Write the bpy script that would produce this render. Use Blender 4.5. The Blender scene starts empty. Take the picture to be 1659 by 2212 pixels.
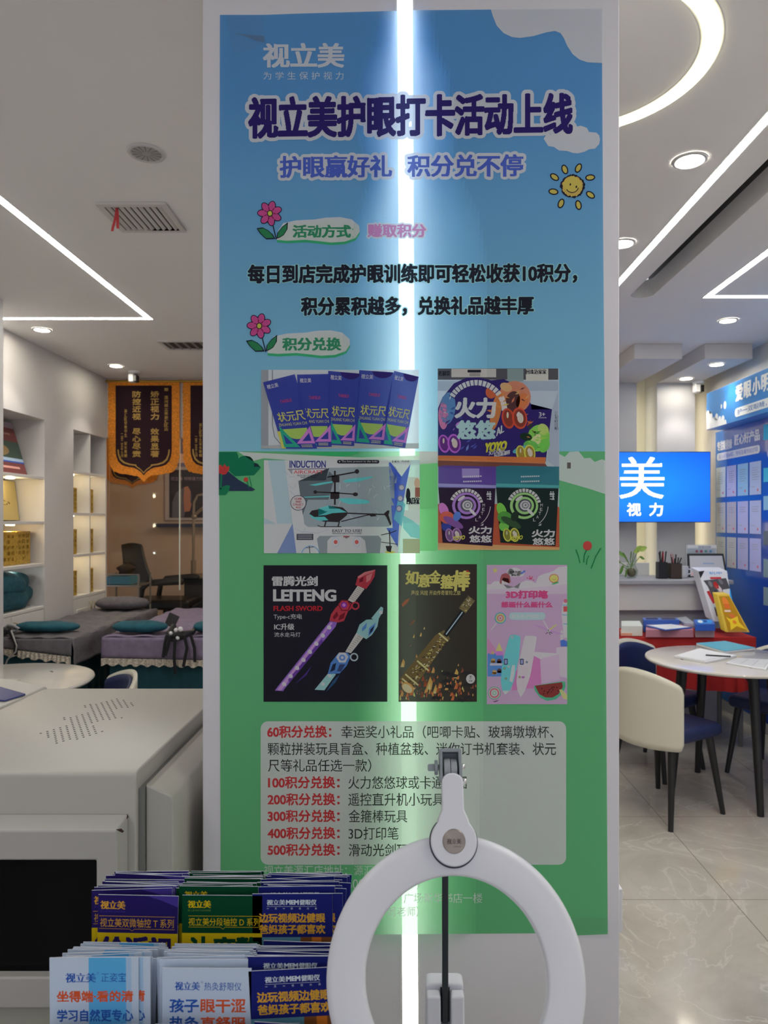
import bpy, bmesh, math, random
import numpy as np
from mathutils import Vector, Matrix
random.seed(7)
SC = bpy.context.scene
COL = SC.collection
PI = math.pi
# ------------------------------------------------------------------ camera, world, exposure
F, PX, PY, HC, HT = 1530.0, 870.0, 1126.0, 1.52, 2.8   # focal length (px), principal point, eye height, ceiling height
cam = bpy.data.objects.new('camera', bpy.data.cameras.new('camera')); COL.objects.link(cam)
cam.location = (0, 0, HC); cam.rotation_euler = (PI/2, 0, 0)
cam.data.sensor_width = 36; cam.data.lens = 36*F/2212
cam.data.shift_x = -(PX-829.5)/2212; cam.data.shift_y = (PY-1106)/2212
cam.data.dof.use_dof = True; cam.data.dof.focus_distance = 1.35; cam.data.dof.aperture_fstop = 9.0
cam.data.clip_start = .05
SC.camera = cam
SC.view_settings.view_transform = 'Standard'; SC.view_settings.look = 'None'
SC.view_settings.gamma = 1; SC.view_settings.exposure = 0.95; SC.view_settings.use_curve_mapping = False
try:
    SC.cycles.use_denoising = True
    SC.cycles.max_bounces = 10; SC.cycles.diffuse_bounces = 5; SC.cycles.transparent_max_bounces = 16
    SC.cycles.sample_clamp_indirect = 6; SC.cycles.caustics_refractive = False
except Exception:
    pass
wd = bpy.data.worlds.new('shop_front_daylight'); SC.world = wd; wd.use_nodes = True
bg = wd.node_tree.nodes['Background']; bg.inputs[0].default_value = (.86, .88, 1, 1); bg.inputs[1].default_value = .37
L_STRIP = 22.0     # ceiling light lines
L_RING = 1.9
L_DOWN = 8.0
FILM = .11        # share of the light that goes straight through the poster film
L_COLUMN = 3.4    # light strip in the column
W_SPOT = 6.0
# ------------------------------------------------------------------ colours and materials
def lin(c):
    c = c/255
    return c/12.92 if c <= .04045 else ((c+.055)/1.055)**2.4
def rgb(r, g, b): return (lin(r), lin(g), lin(b), 1)
def alb(r, g, b, k=.40): return tuple(min(.88, lin(v)/k) for v in (r, g, b)) + (1,)
MATS = {}
def M(name, col, rough=.5, metal=0, spec=.5, emit=0, noise=0, nscale=40, bump=0, coat=0, alpha=1):
    if name in MATS: return MATS[name]
    m = bpy.data.materials.new(name); m.use_nodes = True; MATS[name] = m
    nt = m.node_tree; b = nt.nodes['Principled BSDF']
    b.inputs['Base Color'].default_value = col; b.inputs['Roughness'].default_value = rough
    b.inputs['Metallic'].default_value = metal; b.inputs['Specular IOR Level'].default_value = spec
    b.inputs['Coat Weight'].default_value = coat
    if emit:
        b.inputs['Emission Color'].default_value = col; b.inputs['Emission Strength'].default_value = emit
    if noise or bump:
        tc = nt.nodes.new('ShaderNodeTexCoord'); n = nt.nodes.new('ShaderNodeTexNoise')
        n.inputs['Scale'].default_value = nscale; n.inputs['Detail'].default_value = 4
        nt.links.new(tc.outputs['Object'], n.inputs['Vector'])
        if noise:
            r = nt.nodes.new('ShaderNodeValToRGB')
            r.color_ramp.elements[0].position = .3; r.color_ramp.elements[1].position = .7
            r.color_ramp.elements[0].color = tuple(v*(1-noise) for v in col[:3])+(1,)
            r.color_ramp.elements[1].color = tuple(min(1, v*(1+noise)) for v in col[:3])+(1,)
            nt.links.new(n.outputs['Fac'], r.inputs['Fac']); nt.links.new(r.outputs['Color'], b.inputs['Base Color'])
        if bump:
            bp = nt.nodes.new('ShaderNodeBump'); bp.inputs['Strength'].default_value = bump; bp.inputs['Distance'].default_value = .01
            nt.links.new(n.outputs['Fac'], bp.inputs['Height']); nt.links.new(bp.outputs['Normal'], b.inputs['Normal'])
    return m
def glassy(name, col=(1, 1, 1, 1), gloss=.08, rough=.03):
    """Thin clear sheet: mostly see-through, with a real surface gloss."""
    if name in MATS: return MATS[name]
    m = bpy.data.materials.new(name); m.use_nodes = True; MATS[name] = m
    nt = m.node_tree; nt.nodes.clear()
    o = nt.nodes.new('ShaderNodeOutputMaterial'); mx = nt.nodes.new('ShaderNodeMixShader')
    t = nt.nodes.new('ShaderNodeBsdfTransparent'); g = nt.nodes.new('ShaderNodeBsdfGlossy'); fr = nt.nodes.new('ShaderNodeLayerWeight')
    t.inputs[0].default_value = col; g.inputs['Roughness'].default_value = rough; fr.inputs['Blend'].default_value = .25
    ma = nt.nodes.new('ShaderNodeMath'); ma.operation = 'MULTIPLY_ADD'; ma.inputs[1].default_value = .5; ma.inputs[2].default_value = gloss
    nt.links.new(fr.outputs['Fresnel'], ma.inputs[0]); nt.links.new(ma.outputs[0], mx.inputs[0])
    nt.links.new(t.outputs[0], mx.inputs[1]); nt.links.new(g.outputs[0], mx.inputs[2]); nt.links.new(mx.outputs[0], o.inputs[0])
    return m
def printed(r, g, b, paper=True, k=.46, grad=None, tr=.30):
    """Ink on thin poster film (lets light through) or on card. grad = (z0, rgb0, z1, rgb1): a printed colour gradient."""
    key = f'ink_{r}_{g}_{b}_{int(paper)}_{k}_{grad is not None}'
    if key in MATS: return MATS[key]
    m = bpy.data.materials.new(key); m.use_nodes = True; MATS[key] = m
    nt = m.node_tree; nt.nodes.clear()
    if paper: k *= 1-tr
    o = nt.nodes.new('ShaderNodeOutputMaterial'); d = nt.nodes.new('ShaderNodeBsdfDiffuse'); col = alb(r, g, b, k)
    src = None
    if grad:
        z0, c0, z1, c1 = grad
        ge = nt.nodes.new('ShaderNodeNewGeometry'); sx = nt.nodes.new('ShaderNodeSeparateXYZ'); mr = nt.nodes.new('ShaderNodeMapRange')
        rp = nt.nodes.new('ShaderNodeValToRGB')
        mr.inputs['From Min'].default_value = z0; mr.inputs['From Max'].default_value = z1
        rp.color_ramp.elements[0].color = alb(*c0, k); rp.color_ramp.elements[1].color = alb(*c1, k)
        nt.links.new(ge.outputs['Position'], sx.inputs[0]); nt.links.new(sx.outputs['Z'], mr.inputs['Value'])
        nt.links.new(mr.outputs[0], rp.inputs['Fac']); src = rp.outputs['Color']
    d.inputs[0].default_value = col
    if src: nt.links.new(src, d.inputs[0])
    if paper:
        t = nt.nodes.new('ShaderNodeBsdfTranslucent'); pl = .58*min(1, max(.08, sum(col[:3])/1.1)); t.inputs[0].default_value = tuple(.9*(pl+(1-pl)*v) for v in col[:3])+(1,)
        if src:
            pale = nt.nodes.new('ShaderNodeMix'); pale.data_type = 'RGBA'; pale.inputs[0].default_value = .58; pale.inputs[7].default_value = (.92, .92, .84, 1)
            nt.links.new(src, pale.inputs[6]); nt.links.new(pale.outputs[2], t.inputs[0])
        mx = nt.nodes.new('ShaderNodeMixShader'); mx.inputs[0].default_value = tr
        tp = nt.nodes.new('ShaderNodeBsdfTransparent'); tp.inputs[0].default_value = tuple(min(1, pl/.58*(.62+.38*v**.5)) for v in col[:3])+(1,); m2 = nt.nodes.new('ShaderNodeMixShader'); m2.inputs[0].default_value = FILM
        nt.links.new(d.outputs[0], mx.inputs[1]); nt.links.new(t.outputs[0], mx.inputs[2]); nt.links.new(mx.outputs[0], m2.inputs[1]); nt.links.new(tp.outputs[0], m2.inputs[2]); nt.links.new(m2.outputs[0], o.inputs[0])
    else:
        nt.links.new(d.outputs[0], o.inputs[0])
    return m
# ------------------------------------------------------------------ mesh helpers
def W(px, py, Y): return Vector(((px-PX)/F*Y, Y, HC-(py-PY)/F*Y))
class MB:
    def __init__(s): s.v = []; s.f = []; s.m = []
    def add(s, vs, fs, mi=0):
        n = len(s.v); s.v += [tuple(v) for v in vs]; s.f += [tuple(i+n for i in f) for f in fs]; s.m += [mi]*len(fs); return s
    def box(s, x0, x1, y0, y1, z0, z1, mi=0, M4=None):
        vs = [Vector((x, y, z)) for z in (z0, z1) for y in (y0, y1) for x in (x0, x1)]
        if M4 is not None: vs = [M4 @ v for v in vs]
        return s.add(vs, [(0, 2, 3, 1), (4, 5, 7, 6), (0, 1, 5, 4), (2, 6, 7, 3), (0, 4, 6, 2), (1, 3, 7, 5)], mi)
    def prism(s, poly, d, mi=0, M4=None):
        """poly: 3D points of the front face; d: extrusion vector."""
        n = len(poly); d = Vector(d); vs = [Vector(p) for p in poly] + [Vector(p)+d for p in poly]
        if M4 is not None: vs = [M4 @ v for v in vs]
        return s.add(vs, [tuple(range(n)), tuple(range(2*n-1, n-1, -1))] + [(i, i+n, (i+1) % n+n, (i+1) % n) for i in range(n)], mi)
    def tube(s, pts, r, n=12, mi=0, caps=True):
        pts = [Vector(p) for p in pts]; rs = r if isinstance(r, (list, tuple)) else [r]*len(pts)
        rings = []; up = None
        for i, p in enumerate(pts):
            d = (pts[min(i+1, len(pts)-1)]-pts[max(i-1, 0)]).normalized()
            if up is None:
                a = Vector((0, 0, 1)) if abs(d.z) < .9 else Vector((1, 0, 0)); up = (a-d*a.dot(d)).normalized()
            else: up = (up-d*up.dot(d)).normalized()
            w = d.cross(up)
            rings.append([p+(up*math.cos(2*PI*k/n)+w*math.sin(2*PI*k/n))*rs[i] for k in range(n)])
        vs = [v for ring in rings for v in ring]; fs = []
        for i in range(len(pts)-1):
            for k in range(n): fs.append((i*n+k, i*n+(k+1) % n, (i+1)*n+(k+1) % n, (i+1)*n+k))
        if caps: fs += [tuple(range(n-1, -1, -1)), tuple((len(pts)-1)*n+k for k in range(n))]
        return s.add(vs, fs, mi)
    def lathe(s, prof, c, n=32, mi=0, M4=None, caps=True):
        """prof: (r, z) from bottom to top, round axis z at c."""
        vs = []; fs = []; c = Vector(c)
        for r, z in prof:
            for k in range(n):
                v = Vector((r*math.cos(2*PI*k/n), r*math.sin(2*PI*k/n), z)); vs.append(c+(M4 @ v if M4 is not None else v))
        for i in range(len(prof)-1):
            for k in range(n): fs.append((i*n+k, i*n+(k+1) % n, (i+1)*n+(k+1) % n, (i+1)*n+k))
        if caps and prof[0][0] > 1e-6: fs.append(tuple(range(n-1, -1, -1)))
        if caps and prof[-1][0] > 1e-6: fs.append(tuple((len(prof)-1)*n+k for k in range(n)))
        return s.add(vs, fs, mi)
    def ell(s, c, rx, ry, rz, n=20, k=12, mi=0, M4=None, f=None):
        vs = []; fs = []; c = Vector(c)
        for i in range(k+1):
            a = PI*i/k
            for j in range(n):
                b = 2*PI*j/n; v = Vector((rx*math.sin(a)*math.cos(b), ry*math.sin(a)*math.sin(b), rz*math.cos(a)))
                if f: v = f(v)
                vs.append(c+(M4 @ v if M4 is not None else v))
        for i in range(k):
            for j in range(n): fs.append((i*n+j, (i+1)*n+j, (i+1)*n+(j+1) % n, i*n+(j+1) % n))
        return s.add(vs, fs, mi)
    def grid(s, fn, nu, nv, mi=0):
        vs = [fn(i/nu, j/nv) for j in range(nv+1) for i in range(nu+1)]
        return s.add(vs, [(j*(nu+1)+i, j*(nu+1)+i+1, (j+1)*(nu+1)+i+1, (j+1)*(nu+1)+i) for j in range(nv) for i in range(nu)], mi)
def wloc(o):
    v = Vector((0, 0, 0))
    while o is not None: v = v+o.location; o = o.parent
    return v
def build(name, mb, mats, parent=None, world=True, bevel=0, seg=2, smooth=False, weld=True, sub=0, solid=0):
    me = bpy.data.meshes.new(name)
    off = wloc(parent) if (parent is not None and world) else Vector((0, 0, 0))
    me.from_pydata([tuple(Vector(v)-off) for v in mb.v], [], mb.f)
    for m in (mats if isinstance(mats, (list, tuple)) else [mats]): me.materials.append(m)
    me.polygons.foreach_set('material_index', mb.m)
    bm = bmesh.new(); bm.from_mesh(me)
    if weld: bmesh.ops.remove_doubles(bm, verts=bm.verts, dist=1e-6)
    bmesh.ops.recalc_face_normals(bm, faces=bm.faces)
    if smooth:
        for f in bm.faces: f.smooth = True
        for e in bm.edges:
            if len(e.link_faces) == 2 and e.calc_face_angle(0) > .7: e.smooth = False
    bm.to_mesh(me); bm.free()
    o = bpy.data.objects.new(name, me); COL.objects.link(o)
    if parent is not None: o.parent = parent
    if solid:
        md = o.modifiers.new('thickness', 'SOLIDIFY'); md.thickness = solid; md.offset = 0
    if bevel:
        md = o.modifiers.new('bevel', 'BEVEL'); md.width = bevel; md.segments = seg; md.limit_method = 'ANGLE'; md.angle_limit = .6
        for p in me.polygons: p.use_smooth = True
        md.harden_normals = True
    if sub:
        md = o.modifiers.new('sub', 'SUBSURF'); md.levels = sub; md.render_levels = sub
    return o
def tag(o, label=None, cat=None, group=None, kind=None):
    if label: o['label'] = label
    if cat: o['category'] = cat
    if group: o['group'] = group
    if kind: o['kind'] = kind
    return o
def thing(name, label, cat, loc=(0, 0, 0), group=None):
    o = bpy.data.objects.new(name, None); COL.objects.link(o); o.location = loc; o.empty_display_size = .05
    return tag(o, label, cat, group)
def struct(name, mb, mats, **k): return tag(build(name, mb, mats, **k), kind='structure')
def dup(o, parent=None):
    c = o.copy(); COL.objects.link(c)
    if parent is not None: c.parent = parent
    for ch in [x for x in o.children]: dup(ch, c)
    return c
# ------------------------------------------------------------------ flat printing (signs, posters, screens, leaflets)
_glyph = {}
def glyphs(s, space=1.0):
    k = (s, space)
    if k not in _glyph:
        c = bpy.data.curves.new('lettering', 'FONT'); c.body = s; c.resolution_u = 4; c.space_character = space
        o = bpy.data.objects.new('lettering', c); COL.objects.link(o)
        me = o.to_mesh(); me.calc_loop_triangles()
        v = np.array([(p.co.x, p.co.y) for p in me.vertices]); t = np.array([tuple(q.vertices) for q in me.loop_triangles])
        o.to_mesh_clear(); bpy.data.objects.remove(o); bpy.data.curves.remove(c)
        _glyph[k] = (v, t)
    return _glyph[k]
class Print:
    def __init__(s, ox=0, oy=0, k=1): s.items = []; s.mats = []; s.tf = (ox, oy, k); s.warp = None
    def mi(s, m):
        if m not in s.mats: s.mats.append(m)
        return s.mats.index(m)
    def raw(s, vs, fs, mat, L):
        if s.warp: vs = [s.warp(*p) for p in vs]
        ox, oy, k = s.tf
        s.items.append(([(ox+p[0]/k, oy+p[1]/k) for p in vs], fs, s.mi(mat), L)); return s
    def poly(s, pts, mat, L=1): return s.raw(list(pts), [tuple(range(len(pts)))], mat, L)
    def rect(s, x0, y0, x1, y1, mat, L=1): return s.poly([(x0, y0), (x1, y0), (x1, y1), (x0, y1)], mat, L)
    def rrect(s, x0, y0, x1, y1, r, mat, L=1, n=6):
        pts = []; ry = r if y1 > y0 else -r
        for cx, cy, a0 in ((x1-r, y0+ry, -90), (x1-r, y1-ry, 0), (x0+r, y1-ry, 90), (x0+r, y0+ry, 180)):
            for i in range(n+1):
                a = math.radians(a0+90*i/n); pts.append((cx+r*math.cos(a), cy+ry*math.sin(a)))
        return s.poly(pts, mat, L)
    def ell(s, cx, cy, rx, ry, mat, L=1, rot=0, n=24, a0=0, a1=360):
        c, d = math.cos(rot), math.sin(rot); pts = []
        full = abs(a1-a0) >= 360
        for i in range(n if full else n+1):
            a = math.radians(a0+(a1-a0)*i/n); x, y = rx*math.cos(a), ry*math.sin(a); pts.append((cx+x*c-y*d, cy+x*d+y*c))
        return s.poly(pts, mat, L)
    def ring(s, cx, cy, r0, r1, mat, L=1, a0=0, a1=360, n=32, ky=1.0, rot=0):
        v = []; f = []; c, d = math.cos(rot), math.sin(rot)
        for i in range(n+1):
            a = math.radians(a0+(a1-a0)*i/n)
            for r in (r0, r1):
                x, y = r*math.cos(a), r*math.sin(a)*ky; v.append((cx+x*c-y*d, cy+x*d+y*c))
        for i in range(n): f.append((2*i, 2*i+1, 2*i+3, 2*i+2))
        return s.raw(v, f, mat, L)
    def line(s, pts, w, mat, L=1):
        ws = w if isinstance(w, (list, tuple)) else [w]*len(pts)
        v = []
        for i, p in enumerate(pts):
            a = pts[max(i-1, 0)]; b = pts[min(i+1, len(pts)-1)]
            dx, dy = b[0]-a[0], b[1]-a[1]; l = math.hypot(dx, dy) or 1
            v += [(p[0]-dy/l*ws[i]/2, p[1]+dx/l*ws[i]/2), (p[0]+dy/l*ws[i]/2, p[1]-dx/l*ws[i]/2)]
        return s.raw(v, [(2*i, 2*i+1, 2*i+3, 2*i+2) for i in range(len(pts)-1)], mat, L)
    def text(s, t, box, mat, L=3, bold=0, N=40, space=1.0, ref=None, slant=0, rise=0):
        """Fit lettering to box (x0, y0 top, x1, y1 bottom); bold = stroke growth as a share of the height; ref: a text whose height sets the line box."""
        v, tri = glyphs(t, space)
        x0, y0, x1, y1 = box
        lo, hi = v.min(0), v.max(0)
        if ref:
            rv, _ = glyphs(ref); lo = np.array([lo[0], rv.min(0)[1]]); hi = np.array([hi[0], rv.max(0)[1]])
        H = abs(y1-y0); sg = 1 if y1 > y0 else -1
        b = bold*H
        sx = (x1-x0-2*b)/(hi[0]-lo[0]); sy = (H-2*b)/(hi[1]-lo[1])
        q = np.stack([(v[:, 0]-lo[0])*sx+b, (hi[1]-v[:, 1])*sy+b], 1)
        if bold > 0:
            vs, fs = grow(q, tri, x1-x0, H, bold*N, N)
        else:
            vs = [tuple(p) for p in q]; fs = [tuple(f) for f in tri]
        out = [(x0+p[0]+slant*(H-p[1]), y0+sg*p[1]+rise*p[0]) for p in vs]
        return s.raw(out, fs, mat, L)
    def build(s, name, fmap, parent=None, cutx=(), cuty=(), world=True):
        bm = bmesh.new()
        for vs, fs, mi, L in s.items:
            bv = [bm.verts.new((p[0], p[1], L)) for p in vs]
            for f in fs:
                if len(set(f)) < 3: continue
                try: bm.faces.new([bv[i] for i in f]).material_index = mi
                except ValueError: pass
        if cutx or cuty:
            big = [f for f in bm.faces if len(f.verts) > 4]
            if big: bmesh.ops.triangulate(bm, faces=big)
        for x in cutx: bmesh.ops.bisect_plane(bm, geom=bm.verts[:]+bm.edges[:]+bm.faces[:], plane_co=(x, 0, 0), plane_no=(1, 0, 0))
        for y in cuty: bmesh.ops.bisect_plane(bm, geom=bm.verts[:]+bm.edges[:]+bm.faces[:], plane_co=(0, y, 0), plane_no=(0, 1, 0))
        off = wloc(parent) if (parent is not None and world) else Vector((0, 0, 0))
        for v in bm.verts: v.co = Vector(fmap(v.co.x, v.co.y, v.co.z))-off
        me = bpy.data.meshes.new(name); bm.to_mesh(me); bm.free()
        for m in s.mats: me.materials.append(m)
        o = bpy.data.objects.new(name, me); COL.objects.link(o)
        if parent is not None: o.parent = parent
        return o
def grow(q, tri, Wd, H, R, N):
    """Draw triangles on a fine raster, thicken them by R cells, give back merged rectangles (stroke weight for lettering)."""
    cell = H/N; pad = int(R)+2; nx = int(Wd/cell)+2*pad+2; ny = N+2*pad+2
    g = np.zeros((ny, nx), bool); p = q/cell+pad
    for a, b, c in tri:
        A, B, Cc = p[a], p[b], p[c]
        xa, xb = int(max(0, min(A[0], B[0], Cc[0])-1)), int(min(nx, max(A[0], B[0], Cc[0])+2))
        ya, yb = int(max(0, min(A[1], B[1], Cc[1])-1)), int(min(ny, max(A[1], B[1], Cc[1])+2))
        X, Y = np.meshgrid(np.arange(xa, xb)+.5, np.arange(ya, yb)+.5)
        d = (B[0]-A[0])*(Cc[1]-A[1])-(B[1]-A[1])*(Cc[0]-A[0])
        if abs(d) < 1e-9: continue
        w1 = ((X-A[0])*(Cc[1]-A[1])-(Y-A[1])*(Cc[0]-A[0]))/d; w2 = ((B[0]-A[0])*(Y-A[1])-(B[1]-A[1])*(X-A[0]))/d
        g[ya:yb, xa:xb] |= (w1 >= -.02) & (w2 >= -.02) & (w1+w2 <= 1.02)
    out = np.zeros_like(g)
    for dy in range(-int(R), int(R)+1):
        w = int(round(math.sqrt(max(0, R*R-dy*dy))))
        sh = np.zeros_like(g)
        if dy >= 0: sh[dy:] = g[:ny-dy] if dy else g
        else: sh[:dy] = g[-dy:]
        cs = np.concatenate([np.zeros((ny, 1), int), np.cumsum(sh, 1)], 1)
        i = np.arange(nx); out |= (cs[:, np.minimum(nx, i+w+1)]-cs[:, np.maximum(0, i-w)]) > 0
    vs, fs, live = [], [], {}
    def emit(r, y1):
        xa, xb, y0 = r; n = len(vs)
        for x, y in ((xa, y0), (xb, y0), (xb, y1), (xa, y1)): vs.append(((x-pad)*cell, (y-pad)*cell))
        fs.append((n, n+1, n+2, n+3))
    for y in range(ny+1):
        runs = set()
        if y < ny:
            e = np.flatnonzero(np.diff(np.concatenate([[0], out[y].astype(np.int8), [0]])))
            runs = {(int(e[k]), int(e[k+1])) for k in range(0, len(e), 2)}
        for r in list(live):
            if r not in runs: emit((r[0], r[1], live.pop(r)), y)
        for r in runs: live.setdefault(r, y)
    return vs, fs
# ------------------------------------------------------------------ the room
WALL = M('white_wall_paint', (.64, .615, .595, 1), .6)
WALLW = M('cream_recess_paint', (.80, .77, .64, 1), .6)
GREY = M('grey_wall_paint', (.60, .60, .62, 1), .6)
CEIL = M('ceiling_paint', (.88, .87, .855, 1), .8)
BEIGE = M('beige_wall_paint', (.62, .47, .35, 1), .55)
DARK = M('dark_recess', (.06, .06, .06, 1), .7)
def floor_material():
    m = M('polished_marble_tile', (.55, .53, .48, 1), .09, spec=.6); nt = m.node_tree; b = nt.nodes['Principled BSDF']
    ge = nt.nodes.new('ShaderNodeNewGeometry'); n1 = nt.nodes.new('ShaderNodeTexNoise'); n2 = nt.nodes.new('ShaderNodeTexNoise')
    n1.inputs['Scale'].default_value = 1.7; n1.inputs['Detail'].default_value = 9; n1.inputs['Roughness'].default_value = .65; n1.inputs['Distortion'].default_value = .8
    n2.inputs['Scale'].default_value = 1.6; n2.inputs['Detail'].default_value = 6; n2.inputs['Distortion'].default_value = 2.2
    nt.links.new(ge.outputs['Position'], n1.inputs['Vector']); nt.links.new(ge.outputs['Position'], n2.inputs['Vector'])
    r1 = nt.nodes.new('ShaderNodeValToRGB'); e = r1.color_ramp.elements
    e[0].position = .3; e[0].color = (.37, .345, .30, 1); e[1].position = .72; e[1].color = (.53, .505, .455, 1)
    nt.links.new(n1.outputs['Fac'], r1.inputs['Fac'])
    r2 = nt.nodes.new('ShaderNodeValToRGB'); e = r2.color_ramp.elements     # thin pale veins
    e[0].position = .488; e[0].color = (0, 0, 0, 1); e[1].position = .5; e[1].color = (.55, .55, .55, 1)
    x = r2.color_ramp.elements.new(.512); x.color = (0, 0, 0, 1)
    nt.links.new(n2.outputs['Fac'], r2.inputs['Fac'])
    mx = nt.nodes.new('ShaderNodeMix'); mx.data_type = 'RGBA'; mx.inputs[7].default_value = (.60, .58, .53, 1)
    nt.links.new(r2.outputs['Color'], mx.inputs[0]); nt.links.new(r1.outputs['Color'], mx.inputs[6])
    sp = nt.nodes.new('ShaderNodeSeparateXYZ'); nt.links.new(ge.outputs['Position'], sp.inputs[0])
    masks = []
    for ax, o in (('X', 1.322), ('Y', 2.845)):
        a = nt.nodes.new('ShaderNodeMath'); a.operation = 'SUBTRACT'; a.inputs[1].default_value = o-.4-8
        c = nt.nodes.new('ShaderNodeMath'); c.operation = 'MODULO'; c.inputs[1].default_value = .8
        d = nt.nodes.new('ShaderNodeMath'); d.operation = 'SUBTRACT'; d.inputs[1].default_value = .4
        f = nt.nodes.new('ShaderNodeMath'); f.operation = 'ABSOLUTE'
        g = nt.nodes.new('ShaderNodeMath'); g.operation = 'LESS_THAN'; g.inputs[1].default_value = .0017
        nt.links.new(sp.outputs[ax], a.inputs[0])
        for p, q in ((a, c), (c, d), (d, f), (f, g)): nt.links.new(p.outputs[0], q.inputs[0])
        masks.append(g)
    mm = nt.nodes.new('ShaderNodeMath'); mm.operation = 'MAXIMUM'
    nt.links.new(masks[0].outputs[0], mm.inputs[0]); nt.links.new(masks[1].outputs[0], mm.inputs[1])
    mj = nt.nodes.new('ShaderNodeMix'); mj.data_type = 'RGBA'; mj.inputs[7].default_value = (.20, .18, .15, 1)
    nt.links.new(mm.outputs[0], mj.inputs[0]); nt.links.new(mx.outputs[2], mj.inputs[6]); nt.links.new(mj.outputs[2], b.inputs['Base Color'])
    return m
YN, YF = -2.6, 6.3            # open shop front behind the camera / back walls
struct('floor', MB().box(-4.2, 3.2, YN, 9.3, -.1, 0), floor_material())
# ceiling with a slot for the air outlet
mb = MB(); z0, z1 = HT, HT+.1
mb.box(-4.2, 1.29, YN, 9.3, z0, z1).box(1.42, 3.2, YN, 9.3, z0, z1)
arc = [(1.355-.065*math.cos(PI*i/12), 4.0+.065*math.sin(PI*i/12)) for i in range(13)]
mb.prism([(x, y, z0) for x, y in arc+[(1.42, 9.3), (1.29, 9.3)]], (0, 0, .1))
struct('ceiling', mb, CEIL)
mb = MB(); mb.box(1.27, 1.44, YN, 4.12, z1+.16, z1+.18, 1); mb.box(1.27, 1.288, YN, 4.1, z1, z1+.17, 1).box(1.422, 1.44, YN, 4.1, z1, z1+.17, 1)
t = thing('air_slot_diffuser', 'long dark recessed air slot in the ceiling beside the ceiling light line', 'air vent', (1.355, 2, HT))
build('slot_housing', mb, [CEIL, M('slot_grey', (.10, .10, .10, 1), .7)], t)
# left side wall with two niches, and the white pier at its near end
mb = MB(); XL = -2.65
mb.box(XL-.5, XL, YN, 4.36, 0, HT).box(XL-.5, XL, 5.24, 5.70, 0, HT).box(XL-.5, XL, 4.36, 5.24, 2.27, HT).box(XL-.5, XL, 5.70, 6.315, 2.26, HT)
mb.box(XL-.5, XL-.34, 4.36, 5.24, 0, 2.27).box(XL-.5, XL-.34, 5.70, 6.315, 0, 2.26)
mb.box(XL-.5, XL, 6.315, 6.34, 0, HT)
struct('wall_left', mb, WALL)
struct('trim_1', MB().box(XL, -2.318, 3.95, 4.11, 0, HT), WALL)
# beam over the glass, inner treatment room
struct('wall_header', MB().box(-4.0, -.2, 6.34, 6.46, 2.27, HT), M('header_paint', (.66, .57, .52, 1), .6))
struct('wall_inner_back', MB().box(-4.1, .4, 9.1, 9.2, 0, HT), BEIGE)
struct('wall_inner_left', MB().box(-4.1, -4.0, 6.34, 9.1, 0, HT), BEIGE)
struct('wall_inner_right', MB().box(.2, .3, 6.46, 9.1, 0, HT), BEIGE)
gl = glassy('clear_glass', (.95, .97, .96, 1), .015); GE = M('polished_glass_edge', (.75, .85, .80, 1), .2)
for n, (xa, xb) in enumerate(((-2.645, -2.008), (-1.998, -.2))):
    o = struct('window_%d' % (n+1), MB().box(xa, xb, 6.38, 6.39, .01, 2.268), gl)
    e = build('glass_edge', MB().box(xb-.006, xb+.001, 6.377, 6.393, .9, 2.268), GE, o, world=False)
# right: back wall with cream recesses between two grey pilasters, side wall, dropped beams
XR = 2.6
struct('wall_back', MB().box(-.0995, XR, YF, YF+.1, 0, HT), WALLW)
struct('wall_divider', MB().box(-.2, -.1, YF, YF+.2, 0, HT), WALL)
struct('wall_right', MB().box(XR, XR+.1, YN, YF+.1, 0, HT), WALL)
for n, (xa, xb) in enumerate(((1.20, 1.983), (2.153, 2.478))):
    struct('trim_%d' % (n+2), MB().box(xa, xb, 6.0, YF, 0, 2.69), GREY, bevel=.004)
for n, (xa, xb, xa2, xb2) in enumerate(((1.667, 2.013, 1.66, 1.984), (2.177, 2.52, 2.153, 2.49))):
    mb = MB(); a = [(xa, 5.1, 2.69), (xb, 5.1, 2.69), (xb2, YF, 2.69), (xa2, YF, 2.69)]
    mb.prism(a, (0, 0, HT-2.69)); struct('ceiling_beam_%d' % (n+1), mb, WALL, bevel=.004)['kind'] = 'structure'
struct('baseboard_right', MB().box(XR-.012, XR, YN, YF, 0, .08), M('baseboard_grey', (.45, .45, .46, 1), .4))
# the column that carries the poster (hollow channel for the light strip)
COLW = M('column_paint', (.72, .70, .735, 1), .55, noise=.02, nscale=6)
CX0, CX1, CY0 = -.396, .4285, 1.4
struct('column', MB().box(CX0, CX1, CY0, 2.0, 0, HT), COLW, bevel=.003)
# ------------------------------------------------------------------ light fittings of the ceiling
EM = lambda n, c, e: M(n, c, .5, emit=e)
LED = EM('led_white', (1, .985, .93, 1), L_STRIP); LEDR = EM('led_warm', (1, .97, .70, 1), L_RING)
PROF = M('light_profile_white', (.8, .8, .78, 1), .5)
def strip(pts, w, label):
    t = thing('ceiling_light_line', label, 'ceiling light', (pts[0][0], pts[0][1], HT))
    d = MB(); p = MB()
    for (xa, ya), (xb, yb) in zip(pts, pts[1:]):
        x0, x1 = min(xa, xb)-w/2, max(xa, xb)+w/2; y0, y1 = min(ya, yb)-w/2, max(ya, yb)+w/2
        d.box(x0, x1, y0, y1, HT-.003, HT-.001); p.box(x0-.006, x1+.006, y0-.006, y1+.006, HT-.002, HT)
    build('diffuser', d, LED, t, weld=False); build('profile', p, PROF, t, weld=False)
strip([(-1.60, -.8), (-1.60, 4.465), (-2.64, 4.465)], .034, 'thin white light line turning a right angle on the left ceiling')
strip([(1.157, -.8), (1.157, 5.0)], .030, 'straight white light line running along the right ceiling beside the dark slot')
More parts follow.
